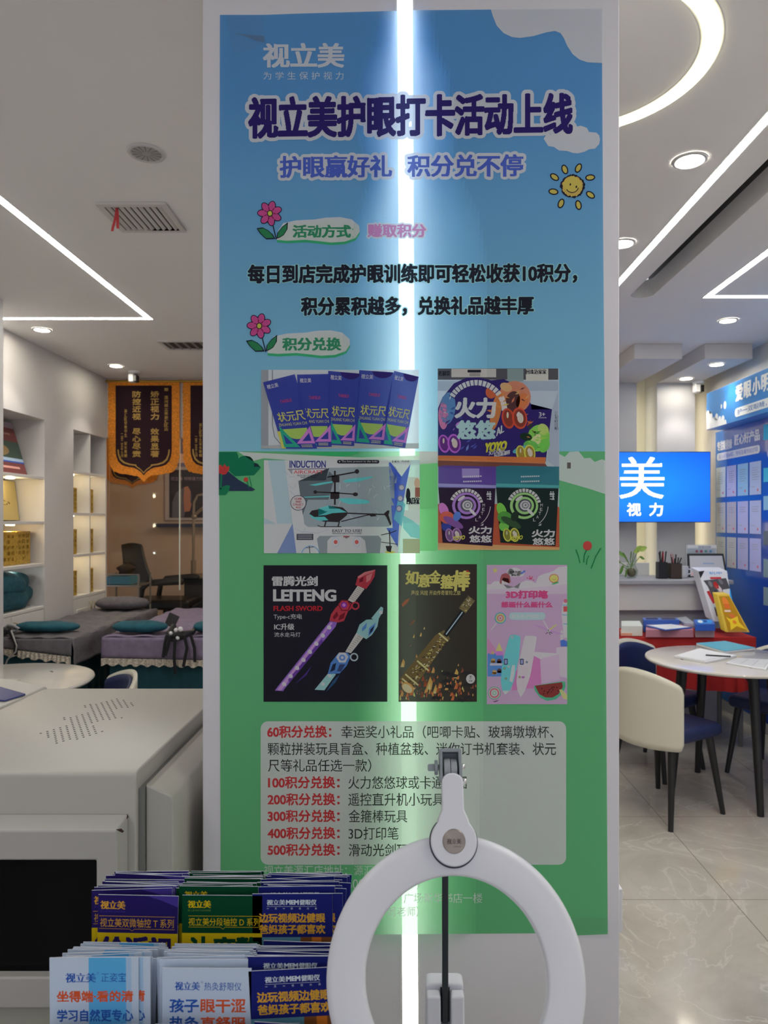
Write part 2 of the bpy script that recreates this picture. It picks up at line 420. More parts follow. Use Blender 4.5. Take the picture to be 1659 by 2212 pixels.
strip([(1.735, -.8), (1.735, 4.03), (2.59, 4.03)], .034, 'thin white light line turning a right angle on the right ceiling')
t = thing('ring_light', 'big round light ring set in the ceiling, pale yellow', 'ceiling light', (.505, 1.99, HT))
mb = MB(); n = 96
for i in range(n):
    a, b = 2*PI*i/n, 2*PI*(i+1)/n
    for r0, r1, m, zz in ((.312, .358, 0, HT-.004), (.306, .364, 1, HT-.001)):
        mb.add([(.505+r*math.cos(q), 1.99+r*math.sin(q), zz) for q in (a, b) for r in (r0, r1)], [(0, 1, 3, 2)], m)
build('diffuser', mb, [LEDR, PROF], t)
CHROME = M('reflector_chrome', (.8, .8, .8, 1), .15, 1)
def downlight(x, y, label, on=True, z=HT, spot=W_SPOT, r=.062):
    t = thing('downlight', label, 'ceiling light', (x, y, z))
    build('trim_ring', MB().lathe([(r-.016, -.004), (r-.012, -.007), (r-.004, -.006), (r, -.001)], (x, y, z), 40, caps=False), M('downlight_trim', (.62, .61, .60, 1), .4), t, smooth=True)
    if on:
        build('lamp', MB().lathe([(.0, -.0035), (r-.016, -.0035)], (x, y, z), 32), EM('downlight_led', (1, .98, .93, 1), L_DOWN), t)
        ld = bpy.data.lights.new('downlight_beam', 'SPOT'); ld.energy = spot; ld.spot_size = 1.35; ld.spot_blend = .35; ld.color = (1, .93, .84); ld.shadow_soft_size = .04
        lo = bpy.data.objects.new('downlight_beam', ld); COL.objects.link(lo); lo.parent = t; lo.location = (0, 0, -.02)
    else:
        prof = [(0, -.002), (.03, -.0022), (r-.016, -.0045)]
        build('reflector', MB().lathe(prof, (x, y, z), 32), M('reflector_satin', (.50, .49, .48, 1), .3, .2), t, smooth=True)
        g = MB()
        for k in range(14):
            a = 2*PI*k/14; g.tube([(x+.014*math.cos(a), y+.014*math.sin(a), z-.0035), (x+(r-.017)*math.cos(a), y+(r-.017)*math.sin(a), z-.005)], .0016, 6)
        build('reflector_rib', g, M('reflector_grey', (.22, .22, .22, 1), .4), t)
downlight(-.89, 2.46, 'unlit round downlight with a ribbed reflector, on the left ceiling', on=False, r=.066)
downlight(-2.41, 4.73, 'lit downlight on the left ceiling, just behind the light line')
downlight(-2.36, 5.83, 'lit downlight on the left ceiling, in front of the red pennants')
downlight(1.017, 2.51, 'large lit downlight on the right ceiling, nearest the ring light')
downlight(1.01, 3.26, 'lit downlight half hidden by the right edge of the column')
downlight(2.07, 4.51, 'lit downlight on the right ceiling in front of the dropped beams')
downlight(2.34, 5.28, 'lit downlight under the right dropped beam, nearer one', z=2.69)
downlight(2.32, 5.80, 'lit downlight under the right dropped beam, beside the camera', z=2.69)
VENT = M('vent_white', (.68, .66, .63, 1), .5)
def vent(x0, x1, y0, y1, label, dark):
    t = thing('air_vent', label, 'air vent', ((x0+x1)/2, (y0+y1)/2, HT)); fr = .024
    m = MB(); m.box(x0, x1, y0, y0+fr, HT-.012, HT-.0005).box(x0, x1, y1-fr, y1, HT-.012, HT-.0005).box(x0, x0+fr, y0+fr, y1-fr, HT-.012, HT-.0005).box(x1-fr, x1, y0+fr, y1-fr, HT-.012, HT-.0005)
    build('frame', m, VENT, t, bevel=.002)
    build('backing', MB().box(x0+fr, x1-fr, y0+fr, y1-fr, HT-.003, HT-.001), M('vent_dark', (.07, .06, .055, 1), .8), t)
    n = 9
    for k in range(n):
        xc = x0+fr+(x1-x0-2*fr)*(k+.5)/n
        m = MB(); m.prism([(xc-.006, y0+fr, HT-.011), (xc-.003, y0+fr, HT-.011), (xc+.007, y0+fr, HT-.003), (xc+.004, y0+fr, HT-.003)], (0, y1-y0-2*fr, 0))
        build('slat', m, VENT if not dark else M('vent_grey', (.30, .27, .24, 1), .6), t)  # slats of the second vent are a darker grey
vent(-1.232, -.950, 2.835, 3.115, 'square white slatted ceiling vent with a red ribbon tied on it', 0)
vent(-1.74, -1.15, 5.0, 5.26, 'grey ceiling vent half hidden by the left edge of the column', 1)
t = thing('vent_ribbon', 'red ribbon tied to the slats of the square ceiling vent', 'ribbon', (-1.165, 2.92, HT-.01))
RED = M('ribbon_red', (.55, .04, .05, 1), .6)
for dx, dy, ln in ((.004, 0, .085), (-.012, .006, .094)):
    m = MB(); m.grid(lambda u, v: (-1.163+dx*v*1.6+(u-.5)*.011, 2.88+dy*v+.004*math.sin(v*5), HT-.006-ln*v), 2, 8)
    build('ribbon_tail', m, RED, t, solid=.0006)
build('knot', MB().ell((-1.163, 2.88, HT-.011), .006, .006, .005, 10, 6), RED, t)
# warm light coves beside the pilasters
for nx, xx in (('cove_light', 1.988), ('cove_light', 2.483)):
    ld = bpy.data.lights.new(nx, 'AREA'); ld.shape = 'RECTANGLE'; ld.size = 2.3; ld.size_y = .12; ld.energy = .9; ld.color = (1, .90, .62)
    lo = bpy.data.objects.new(nx, ld); COL.objects.link(lo); lo.location = (xx, 6.17, 1.45); lo.rotation_euler = (0, -PI/2, 0)
# weak warm lamp of the treatment room
ld = bpy.data.lights.new('treatment_room_lamp', 'POINT'); ld.energy = 16; ld.color = (1, .78, .55); ld.shadow_soft_size = .25
lo = bpy.data.objects.new('treatment_room_lamp', ld); COL.objects.link(lo); lo.location = (-1.2, 7.6, 2.6)
# ------------------------------------------------------------------ light strip in the column face, and the poster hung over it
def xc(py): return 875.5+(py-30)/1980*10
def halo(py, tab):
    return float(np.interp(py, [t[0] for t in tab], [t[1] for t in tab]))
WL = [(20, 30), (90, 34), (170, 62), (270, 66), (390, 46), (520, 80), (700, 96), (900, 74), (1200, 60), (1500, 78), (2020, 74)]
WR = [(20, 28), (90, 32), (170, 56), (260, 66), (350, 62), (470, 104), (560, 114), (700, 118), (950, 112), (1300, 104), (1600, 108), (2020, 90)]
HB = .042           # how far the poster film bulges off the column in front of the strip
CUTX = [724+8*i for i in range(42)]
CUTY = [20+16*i for i in range(126)]
def lift0(px, py):
    d = px-xc(py); w = 22+1.3*halo(py, WL if d < 0 else WR); q = abs(d)/w
    hb = max(.004, HB*min(1, .5*(halo(py, WL)+halo(py, WR))/90))
    return hb*(1-q**2.5)**1.3 if q < 1 else 0
_node = {}
def node(i, j):
    if (i, j) not in _node: _node[i, j] = lift0(724+8*i, 20+16*j)
    return _node[i, j]
def lift(px, py):
    if not 724 <= px <= 1052: return 0
    a, b = (px-724)/8, (py-20)/16; i, j = math.floor(a), math.floor(b); a -= i; b -= j
    return (node(i, j)*(1-a)+node(i+1, j)*a)*(1-b)+(node(i, j+1)*(1-a)+node(i+1, j+1)*a)*b
def on_column(px, py, L):
    Y = CY0-.0012-lift(px, py)-L*.00028
    return W(px, py, Y)
t = thing('light_strip', 'vertical white light strip running up the front of the column behind the poster', 'light', (0, CY0, 1.3))
def strip_pts(dx0, dx1, Y):
    out = []
    for dx, py in ((dx0, -420), (dx1, -420), (dx1, 2600), (dx0, 2600)):
        p = W(xc(py)+dx, py, CY0); p.y = Y; out.append(p)
    return out
LEDC = EM('column_led', (1, 1, .94, 1), L_COLUMN)
mb = MB(); pts = strip_pts(-16, 16, CY0-.002); zc = lambda p: Vector((p.x, p.y, min(HT, max(0.02, p.z))))
mb.prism([zc(p) for p in pts], (0, .0015, 0)); build('diffuser', mb, LEDC, t)
mb = MB()
for a, b in ((-21, -17), (17, 21)): mb.prism([zc(p) for p in strip_pts(a, b, CY0-.003)], (0, .0025, 0))
build('channel_edge', mb, PROF, t)
P = lambda r, g, b: printed(r, g, b)
poster = thing('poster', 'tall blue and green event poster with red and black lettering hung over the column light', 'poster', (0, CY0, 1.5))
def pbuild(pr, name, parent=None, cut=True): return pr.build(name, on_column, parent or poster, CUTX if cut else (), CUTY if cut else ())
SKY = printed(70, 116, 155, grad=(2.36, (49, 97, 138), 1.66, (86, 131, 166)))
SKY.name = 'printed_sky'
WHITE = P(168, 165, 176); WH2 = P(176, 178, 172); LOGO = P(168, 180, 212); GREEN = P(62, 124, 80)
s = Print()
s.poly([(475, 32), (570, 32), (650, 29), (760, 26), (900, 22), (1060, 20.5), (1300, 19), (1303, 500), (1307, 975), (473, 975), (474, 500)], SKY, 0)
s.poly([(473, 975), (1307, 975), (1309, 1400), (1313, 2018), (1240, 2021), (1160, 2016), (900, 2018), (700, 2020), (477, 2020), (475, 1500)], GREEN, 0)
s.poly([(1060, 19.5), (1064.7, 35), (1073, 55.5), (1088, 71.6), (1105.6, 80), (1123, 82), (1152, 78), (1181, 69.6), (1199, 66.7), (1211, 71.6), (1218, 82), (1225.5, 99.4), (1237, 117), (1252, 128.7), (1269, 134.5), (1300, 136), (1303, 136), (1303, 18.5)], WHITE, 1)
k = lambda pts: [(860+x/3.42, y/3.42) for x, y in pts]
s.poly(k([(1075, 1025), (1110, 1080), (1150, 1085), (1190, 1112), (1250, 1116), (1290, 1130), (1330, 1133), (1380, 1120), (1410, 1103), (1455, 1098), (1485, 1065), (1492, 1030), (1485, 1000), (1465, 980), (1410, 975), (1395, 945), (1350, 928), (1310, 938), (1285, 955), (1230, 975), (1140, 990), (1095, 995)]), WHITE, 1)
# horizon: haze band, cloud bank, hills, shrub
PALE = P(140, 172, 196); HAZE = P(112, 156, 178)
s.poly([(515, 976), (700, 985), (780, 988), (906, 984), (906, 1005), (640, 995), (570, 990), (545, 996)], P(150, 182, 205), 1)
s.poly([(630, 976.5), (700, 984), (745, 986), (770, 980), (776, 976.5)], P(40, 130, 80), 1.5)
s.rect(906, 975, 946, 1100, PALE, 1); s.poly([(906, 1000), (925, 995), (946, 990), (946, 1190), (906, 1190)], P(75, 140, 84), 1.5)
s.poly([(1207, 980), (1220, 987), (1230, 976), (1250, 975), (1262, 990), (1275, 989), (1285, 998), (1300, 992), (1307, 995), (1310, 1068), (1270, 1055), (1207, 1037)], PALE, 1)
s.rect(1225, 999, 1233, 1012, P(70, 66, 62), 2)
s.poly([(906, 975), (946, 975), (946, 1000), (906, 1003)], P(160, 188, 196), 1.7)
q = lambda pts: [(460+x/3.607, 780+y/3.607) for x, y in pts]
s.poly(q([(46, 708), (185, 708), (197, 735), (200, 760), (215, 745), (250, 737), (290, 745), (310, 765), (320, 790), (350, 800), (374, 830), (320, 890), (170, 897), (120, 850), (46, 850)]), P(20, 86, 62), 1)
s.poly(q([(320, 795), (345, 800), (370, 830), (345, 822), (320, 825)]), P(30, 40, 48), 2)
s.poly(q([(46, 840), (120, 860), (200, 925), (330, 1000), (310, 1012), (46, 1012)]), P(36, 44, 62), 1.5)
s.poly(q([(46, 815), (60, 805), (75, 825), (90, 800), (105, 822), (128, 820), (125, 850), (100, 882), (70, 887), (46, 870)]), P(176, 44, 44), 2)
s.ell(*q([(257, 923)])[0], 5, 5, P(168, 44, 44), 2); s.line(q([(66, 880), (60, 1000)]), 3.4, P(24, 92, 62), 2.5)
s.poly(q([(46, 1000), (80, 975), (115, 966), (135, 972), (125, 1010), (100, 1045), (46, 1045)]), P(24, 92, 62), 2.5)
for a, b in (((265, 935), (280, 985)), ((283, 900), (303, 985))): s.line(q([a, b]), 2, P(24, 92, 62), 2)
s.ell(1269, 1179, 9.8, 10.3, P(160, 46, 48), 2); s.ell(1269, 1179, .1, .1, GREEN, 2)
for pts in ([(1244, 1187), (1249, 1200), (1253, 1216)], [(1267, 1188), (1262, 1200), (1261, 1215)], [(1272, 1200), (1268, 1209), (1267, 1220)], [(1298, 1184), (1287, 1202), (1277, 1228)]): s.line(pts, 2.4, P(22, 92, 56), 2)
pbuild(s, 'printed_sheet')
# head lettering
s = Print(); s.text('视立美', (568, 92, 743, 147), LOGO, 2, .035, 56); s.text('为学生保护视力', (569, 155, 742, 172), LOGO, 2, 0, space=1.62); pbuild(s, 'logo_lettering', cut=False)
NAVY = P(33, 25, 76); BLUE = P(46, 64, 134); OUT = P(172, 166, 192); BLACK = P(28, 28, 36)
s = Print()
def bulge(t, box, mat, out, b1, b2, N, rise, L=3):
    x0, y0, x1, y1 = box; H = y1-y0; e = b2*H; sc = (H+2*e)
    s.text(t, (x0-e, y0-e, x1+e, y1+e), out, L-1, (b1*H+e)/sc, N+20, rise=rise); s.text(t, box, mat, L, b1, N, rise=rise)
bulge('视立美护眼打卡活动上线', (536, 209, 1238, 300), NAVY, OUT, .034, .085, 96, -.014); pbuild(s, 'headline')
s = Print(); bulge('护眼赢好礼', (604, 336, 847, 385), BLUE, OUT, .032, .13, 60, -.006); bulge('积分兑不停', (880, 334, 1130, 383), BLUE, OUT, .032, .13, 60, -.006); pbuild(s, 'slogan')
# sun
s = Print(); INK = P(30, 28, 40); YEL = P(150, 134, 66); ORA = P(168, 126, 66)
def rough(cx, cy, rx, ry, n=60, j=.07): return [(cx+rx*math.cos(2*PI*i/n)*(1+random.uniform(-j, j)), cy+ry*math.sin(2*PI*i/n)*(1+random.uniform(-j, j))) for i in range(n)]
s.poly(rough(1237, 402.5, 26.3, 25.4), INK, 1); s.poly(rough(1237, 402.5, 22.5, 22), ORA, 2); s.poly(rough(1236, 398, 19, 16, j=.1), YEL, 2.5)
s.ring(1236, 402, 13, 14.6, INK, 3, 15, 150); s.ell(1232, 398.5, 1.6, 2.6, INK, 3, .3); s.ell(1245, 403.5, 1.6, 2.8, INK, 3, .2)
for cx, cy, a in ((1220, 366, 1.2), (1249.5, 363, -1.1), (1198, 382.5, .6), (1275, 383.5, -.1), (1195.5, 414, .15), (1275.5, 421, .6), (1212, 439.5, -1.2), (1249.5, 443, 1.35)):
    s.ell(cx, cy, 11, 7, INK, 1, a); s.ell(cx, cy, 8.2, 4.4, YEL, 2, a)
pbuild(s, 'sun_drawing', cut=False)
PINK = P(152, 58, 104); LEAF = P(36, 96, 62)
def flower(x, y, bub):
    s = Print()
    for i in range(7):
        a = 2*PI*i/7-1.3; cx, cy = x+15*math.cos(a), y+15.5*math.sin(a)
        s.ell(cx, cy, 12.5, 8.4, INK, 3, a); s.ell(cx, cy, 10.8, 6.7, PINK, 3.5, a)
    s.ell(x, y, 6.4, 7, INK, 4); s.ell(x, y, 4.6, 5.2, P(170, 150, 60), 4.5)
    s.line([(x+3, y+8), (x+8, y+32), (x+14, y+56)], 2.2, INK, 2.6)
    for pts in ([(x+12, y+55), (x-8, y+56), (x-21, y+44), (x-29, y+32), (x-16, y+30), (x-4, y+36), (x+6, y+45)], [(x+14, y+55), (x+16, y+42), (x+26, y+29), (x+39, y+19), (x+38, y+34), (x+30, y+47), (x+22, y+52)]):
        s.poly(pts, INK, 2.6); cx = sum(p[0] for p in pts)/7; cy = sum(p[1] for p in pts)/7
        s.poly([(cx+(p[0]-cx)*.82, cy+(p[1]-cy)*.82) for p in pts], LEAF, 3.2)
    pbuild(s, 'flower_drawing', cut=False)
flower(583, 461, 0); flower(560, 704, 0)
def bubble(dx, dy, w, txt, box):
    s = Print(); b = [(598, 518), (600, 500), (612, 482), (640, 476), (680, 474), (705, 470), (735, 469), (760, 474), (776, 488), (777, 500), (768, 514), (745, 522), (715, 524), (690, 521), (660, 518), (620, 520)]
    m = lambda pts, oy: [(dx+598+(x-598)*w, dy+y+oy) for x, y in pts]
    s.poly(m(b, 5.5), P(40, 124, 80), 1); s.poly(m(b, 0), WHITE, 2); s.text(txt, box, P(34, 100, 70), 3, .045, 44); return s
s = bubble(0, 0, 1, '活动方式', (632, 485, 758, 514)); e = .08*29
s.text('赚取积分', (791, 480, 924, 516), P(196, 186, 200), 2, .115, 44); s.text('赚取积分', (794, 483, 921, 513), P(180, 92, 132), 3, .04, 44); pbuild(s, 'section_heading')
s = bubble(-20, 244.5, .995, '积分兑换', (610, 728.5, 737, 758)); pbuild(s, 'section_heading')
s = Print(); HALO = P(106, 150, 186)
for tx, b in (('每日到店完成护眼训练即可轻松收获10积分，', (535, 571, 1247, 614)), ('积分累积越多，兑换礼品越丰厚', (650, 641, 1153, 683))):
    s.text(tx, (b[0]-2, b[1]-1.5, b[2]+2, b[3]+1.5), HALO, 2, .085, 60, rise=-.004); s.text(tx, b, BLACK, 3, .034, 60, rise=-.004)
pbuild(s, 'invitation_lettering')
# reward list panel
s = Print(); panel = printed(172, 176, 171); s.rrect(563, 1558, 1223, 1868, 16, panel, 1); REDP = P(140, 30, 34); DK = P(38, 40, 40)
o = pbuild(s, 'reward_panel')
s = Print()
rows = [('60积分兑换：', 577, 716, '幸运奖小礼品（吧唧卡贴、玻璃墩墩杯、', 737, 1196, 1581), ('', 0, 0, '颗粒拼装玩具盲盒、种植盆栽、迷你订书机套装、状元', 578, 1201, 1617.5), ('', 0, 0, '尺等礼品任选一款）', 579, 802, 1653.5),
        ('100积分兑换：', 579, 734, '火力悠悠球或卡通拼图', 752, 1008, 1690.5), ('200积分兑换：', 578, 734, '遥控直升机小玩具', 752, 959, 1727), ('300积分兑换：', 578, 734, '金箍棒玩具', 753, 880, 1763), ('400积分兑换：', 578, 734, '3D打印笔', 753, 861, 1800), ('500积分兑换：', 578, 734, '滑动光剑玩具', 753, 908, 1836)]
for a, ax, bx, b, cx, dx, yc in rows:
    if a: s.text(a, (ax, yc-14, bx, yc+13), REDP, 2, .034, 44, ref=a)
    s.text(b, (cx, yc-14, dx, yc+14), DK, 2, .010, 44, ref=b)
pbuild(s, 'reward_lettering', o)
s = Print(); PG = P(150, 198, 166)
for tx, x0, x1, yc in (('视立美源汇店地址：源汇', 570, 806, 1880), ('五', 1133, 1153, 1876), ('500', 750, 786, 1910), ('）', 900, 906, 1910), ('广场新华书店一楼', 872, 1042, 1940), ('周老师）', 836, 905, 1969)):
    s.text(tx, (x0, yc-11, x1, yc+11), PG, 2, .012, 36)
    pbuild(s, 'address_lettering'); s = Print()
# strips of clear tape at two corners
tape = glassy('clear_tape', (.95, .97, .98, 1), .03, .25)
for pts in ([(487, 34), (562, 33), (567, 60), (574, 92), (540, 108), (504, 118), (496, 80)], [(1225, 1980), (1316, 1984), (1316, 2028), (1228, 2026)]):
    s = Print(); s.poly(pts, tape, 4); pbuild(s, 'clear_tape', cut=False)
s = Print(); sc = P(120, 136, 150); s.poly([(504, 71), (520, 72), (548, 76), (570, 77), (572, 92), (552, 88), (530, 78)], glassy('tape_fold', (.8, .82, .84, 1), .1, .3), 5); pbuild(s, 'tape_crease', cut=False)
# ------------------------------------------------------------------ the six printed pictures of the poster
def pic_frame(s, x0, y0, x1, y1, mat, L=2): s.rect(x0, y0, x1, y1, mat, L)
def quadwarp(a, b, c, d):            # unit square -> quad (a top left, b top right, c bottom right, d bottom left)
    return lambda u, v: tuple((a[i]*(1-u)+b[i]*u)*(1-v)+(d[i]*(1-u)+c[i]*u)*v for i in (0, 1))
# 1: five ruler boxes
s = Print(460, 780, 3.607)
s.rect(376, 68, 1604, 682, P(150, 154, 154), 2); s.rect(376, 68, 432, 682, P(104, 108, 112), 2.3); s.line([(463, 68), (463, 500), (480, 590), (540, 660)], 7, P(84, 88, 90), 2.5)
s.poly([(376, 660), (560, 650), (1604, 640), (1604, 682), (376, 682)], P(120, 122, 120), 2.4)
boxes = [((390, 165), (637, 102), (812, 682), (545, 682)), ((655, 105), (912, 100), (925, 668), (690, 668)), ((898, 76), (1150, 98), (1100, 662), (900, 652)), ((1140, 70), (1408, 88), (1330, 655), (1104, 640)), ((1412, 76), (1604, 122), (1498, 677), (1290, 650))]
PB = P(38, 46, 110); LIME = P(120, 150, 66); GRN = P(34, 122, 96); PNK = P(168, 92, 158); YLW = P(176, 176, 62)
for i in (4, 3, 2, 1, 0):
    L = 3+(4-i)*.9; s.warp = quadwarp(*boxes[i]); s.rect(0, 0, 1, 1, PB, L)
    if i >= 2: s.ell(.68, 0, .3, .09, P(40, 30, 84), L+.2, a0=0, a1=180)
    s.text('视立美', (.07, .05, .42, .115), WH2, L+.4, .03, 24); s.text('TARSIUS', (.33, .30, .68, .345), P(150, 40, 52), L+.4, .02, 24)
    s.text('状元尺', (.12, .465, .93, .61), YLW, L+.4, .03, 30); s.text('ZHUANG YUAN CHI', (.09, .63, .93, .67), YLW, L+.4, 0)
    s.ell(.52, .715, .36, .15, LIME, L+.3, a0=0, a1=180)
    s.raw([(.45, .93), (.98, .70), (.99, .93), (.63, .895), (.90, .785), (.90, .895)], [(0, 1, 4, 3), (1, 2, 5, 4), (2, 0, 3, 5)], PNK, L+.5)
    s.raw([(.05, .98), (.08, .66), (.52, .98), (.13, .93), (.14, .79), (.34, .93)], [(0, 1, 4, 3), (1, 2, 5, 4), (2, 0, 3, 5)], GRN, L+.45)
    if i == 0: s.rect(-.02, .74, .09, 1, YLW, L+.35)
    for r in range(2):
        for c in range(9): s.rect(.57+c*.036, .945+r*.022, .595+c*.036, .957+r*.022, P(150, 150, 96), L+.5)
s.warp = None; pbuild(s, 'ruler_picture')
# 2: boxes of spinning toys
s = Print(900, 780, 3.728); V = P(36, 28, 76); SIL = P(140, 160, 176)
s.rect(170, 60, 1148, 1522, P(132, 138, 144), 2); s.rect(170, 60, 1140, 150, P(60, 60, 64), 2.3); s.rect(280, 62, 640, 130, P(138, 136, 132), 2.5); s.rect(730, 62, 860, 165, P(96, 110, 110), 2.5); s.rect(880, 62, 1060, 160, P(150, 148, 138), 2.5)
s.text('回珠迈家家', (880, 66, 1045, 106), BLACK, 2.8, .03, 24); s.text('老福袋', (172, 76, 270, 120), BLACK, 2.8, .03, 24); s.rect(410, 70, 518, 92, BLACK, 2.8)
for i in range(3): s.rect(425, 98+i*9, 512, 103+i*9, P(70, 68, 68), 2.8)
s.rect(170, 160, 1140, 240, P(112, 122, 132), 2.4); s.poly([(1090, 390), (1140, 240), (1148, 880), (1050, 800)], P(116, 124, 134), 2.6)
s.text('战火', (1112, 400, 1140, 560), BLACK, 2.8)
s.poly([(172, 380), (210, 290), (300, 180), (400, 135), (500, 130), (600, 155), (700, 145), (800, 190), (880, 260), (920, 345), (925, 390), (1090, 388), (1040, 810), (172, 790)], V, 3)
s.ell(790, 290, 130, 130, P(150, 92, 70), 3.2); s.ell(770, 330, 60, 90, P(60, 40, 42), 3.3, .3); s.ell(850, 320, 46, 66, P(170, 86, 52), 3.3, .5); s.ell(720, 210, 50, 34, P(160, 120, 84), 3.3, .4)
s.ring(480, 400, 205, 248, SIL, 3.6, -150, -35, 40)
for i in range(14):
    a = math.radians(-150+i*7.5+i*i*.06); s.line([(480+203*math.cos(a), 400+203*math.sin(a)), (480+250*math.cos(a), 400+250*math.sin(a))], 7, V, 3.8)
s.ring(480, 400, 205, 250, P(150, 150, 160), 3.6, -30, 0, 20)
s.ell(250, 380, 62, 130, P(62, 96, 130), 3.3, .1); s.ell(216, 440, 40, 110, P(160, 90, 120), 3.3); s.ell(640, 400, 40, 160, P(166, 90, 48), 3.4, .2); s.ell(600, 250, 44, 52, P(150, 72, 44), 3.4)
for i in range(70):      # flame and speed streaks around the toys
    cx, cy = random.choice(((800, 300), (850, 480), (640, 330), (250, 400), (960, 610), (240, 560), (420, 690), (880, 560)))
    x = cx+random.gauss(0, 46); y = cy+random.gauss(0, 50); l = random.uniform(20, 70); a = random.uniform(-1.2, .6)
    if not (180 < x < 1040 and 170 < y < 760): continue
    cols = {800: ((150, 84, 60), (176, 120, 76), (70, 44, 46)), 850: ((176, 84, 46), (120, 50, 36)), 640: ((170, 96, 50), (190, 130, 70)), 250: ((70, 110, 150), (40, 60, 110), (130, 150, 170)), 960: ((110, 170, 60), (60, 110, 50), (160, 200, 110)), 240: ((130, 80, 150), (60, 40, 90)), 420: ((50, 60, 120), (80, 100, 160)), 880: ((40, 50, 30), (100, 150, 60))}[cx]
    s.poly([(x, y), (x+l*.45*math.cos(a+.35), y+l*.45*math.sin(a+.35)), (x+l*math.cos(a), y+l*math.sin(a)), (x+l*.45*math.cos(a-.3), y+l*.45*math.sin(a-.3))], P(*random.choice(cols)), 4.0+i*.003)
s.text('火力', (305, 293, 640, 462), SIL, 4.6, .05, 60); s.text('悠悠', (318, 474, 636, 632), P(118, 146, 160), 4.6, .045, 60)
def yoyo(x, y, r, body, rim, L=4.2, rot=.5):
    s.ell(x-r*.75, y+r*.02, r*.62, r*1.0, rim, L, -rot*.4); s.ell(x-r*.75, y, r*.44, r*.82, body, L+.2, -rot*.4)
    s.ell(x+r*.35, y, r*.72, r*1.05, rim, L+.3, -rot*.3); s.ell(x+r*.38, y, r*.56, r*.86, body, L+.5, -rot*.3); s.ell(x+r*.42, y-.02*r, r*.30, r*.5, P(150, 140, 130), L+.7, -rot*.3); s.ell(x+r*.2, y-r*.4, r*.12, r*.25, P(190, 180, 170), L+.8, .5); s.ell(x-r*.8, y-r*.3, r*.1, r*.3, P(180, 150, 130), L+.8)
yoyo(800, 460, 84, P(96, 44, 36), P(170, 56, 40)); yoyo(888, 740, 64, P(110, 92, 40), P(168, 170, 60)); yoyo(276, 664, 74, P(70, 36, 90), P(130, 70, 160))
for dx, dy, rx, ry, ro, c in ((0, 0, 90, 110, .3, P(96, 150, 60)), (-60, 60, 60, 40, .2, P(70, 130, 60)), (40, -70, 50, 40, .9, P(130, 176, 80)), (-20, 20, 34, 60, .6, P(150, 186, 110)), (50, 60, 40, 60, .4, P(80, 140, 60)), (-130, 90, 80, 26, -.3, P(60, 120, 130)), (-100, -10, 50, 30, .2, P(24, 40, 30))): s.ell(980+dx, 620+dy, rx, ry, c, 3.9+abs(dx)*.002, ro)
s.text('AL', (640, 545, 705, 610), SIL, 4.4, .03, 24, rise=-.6); s.text('3+', (985, 410, 1035, 448), P(190, 190, 190), 4.4, .04, 24)
for i in range(5): s.rect(984+i*13, 452, 992+i*13, 460, P(150, 150, 160), 4.4)
s.text('YOYO', (540, 660, 720, 740), P(178, 184, 40), 4.8, .06, 34, slant=.18, rise=-.12); s.text('火力大爆发', (580, 718, 712, 760), P(190, 190, 190), 4.8, .02, 26, rise=-.22); s.text('玩出新潮样', (622, 742, 752, 778), P(190, 190, 190), 4.8, .02, 26, rise=-.22)
s.poly([(172, 760), (1040, 775), (1036, 825), (172, 800)], P(150, 84, 46), 4.9); s.poly([(172, 800), (1036, 826), (1100, 915), (640, 905), (172, 850)], P(84, 50, 44), 4.0)
s.poly([(172, 1150), (172, 1500), (1150, 1522), (1150, 1180), (1110, 1150)], P(128, 58, 36), 2.6); s.poly([(172, 1465), (640, 1480), (1150, 1500), (1150, 1522), (172, 1522)], P(150, 118, 78), 2.9)
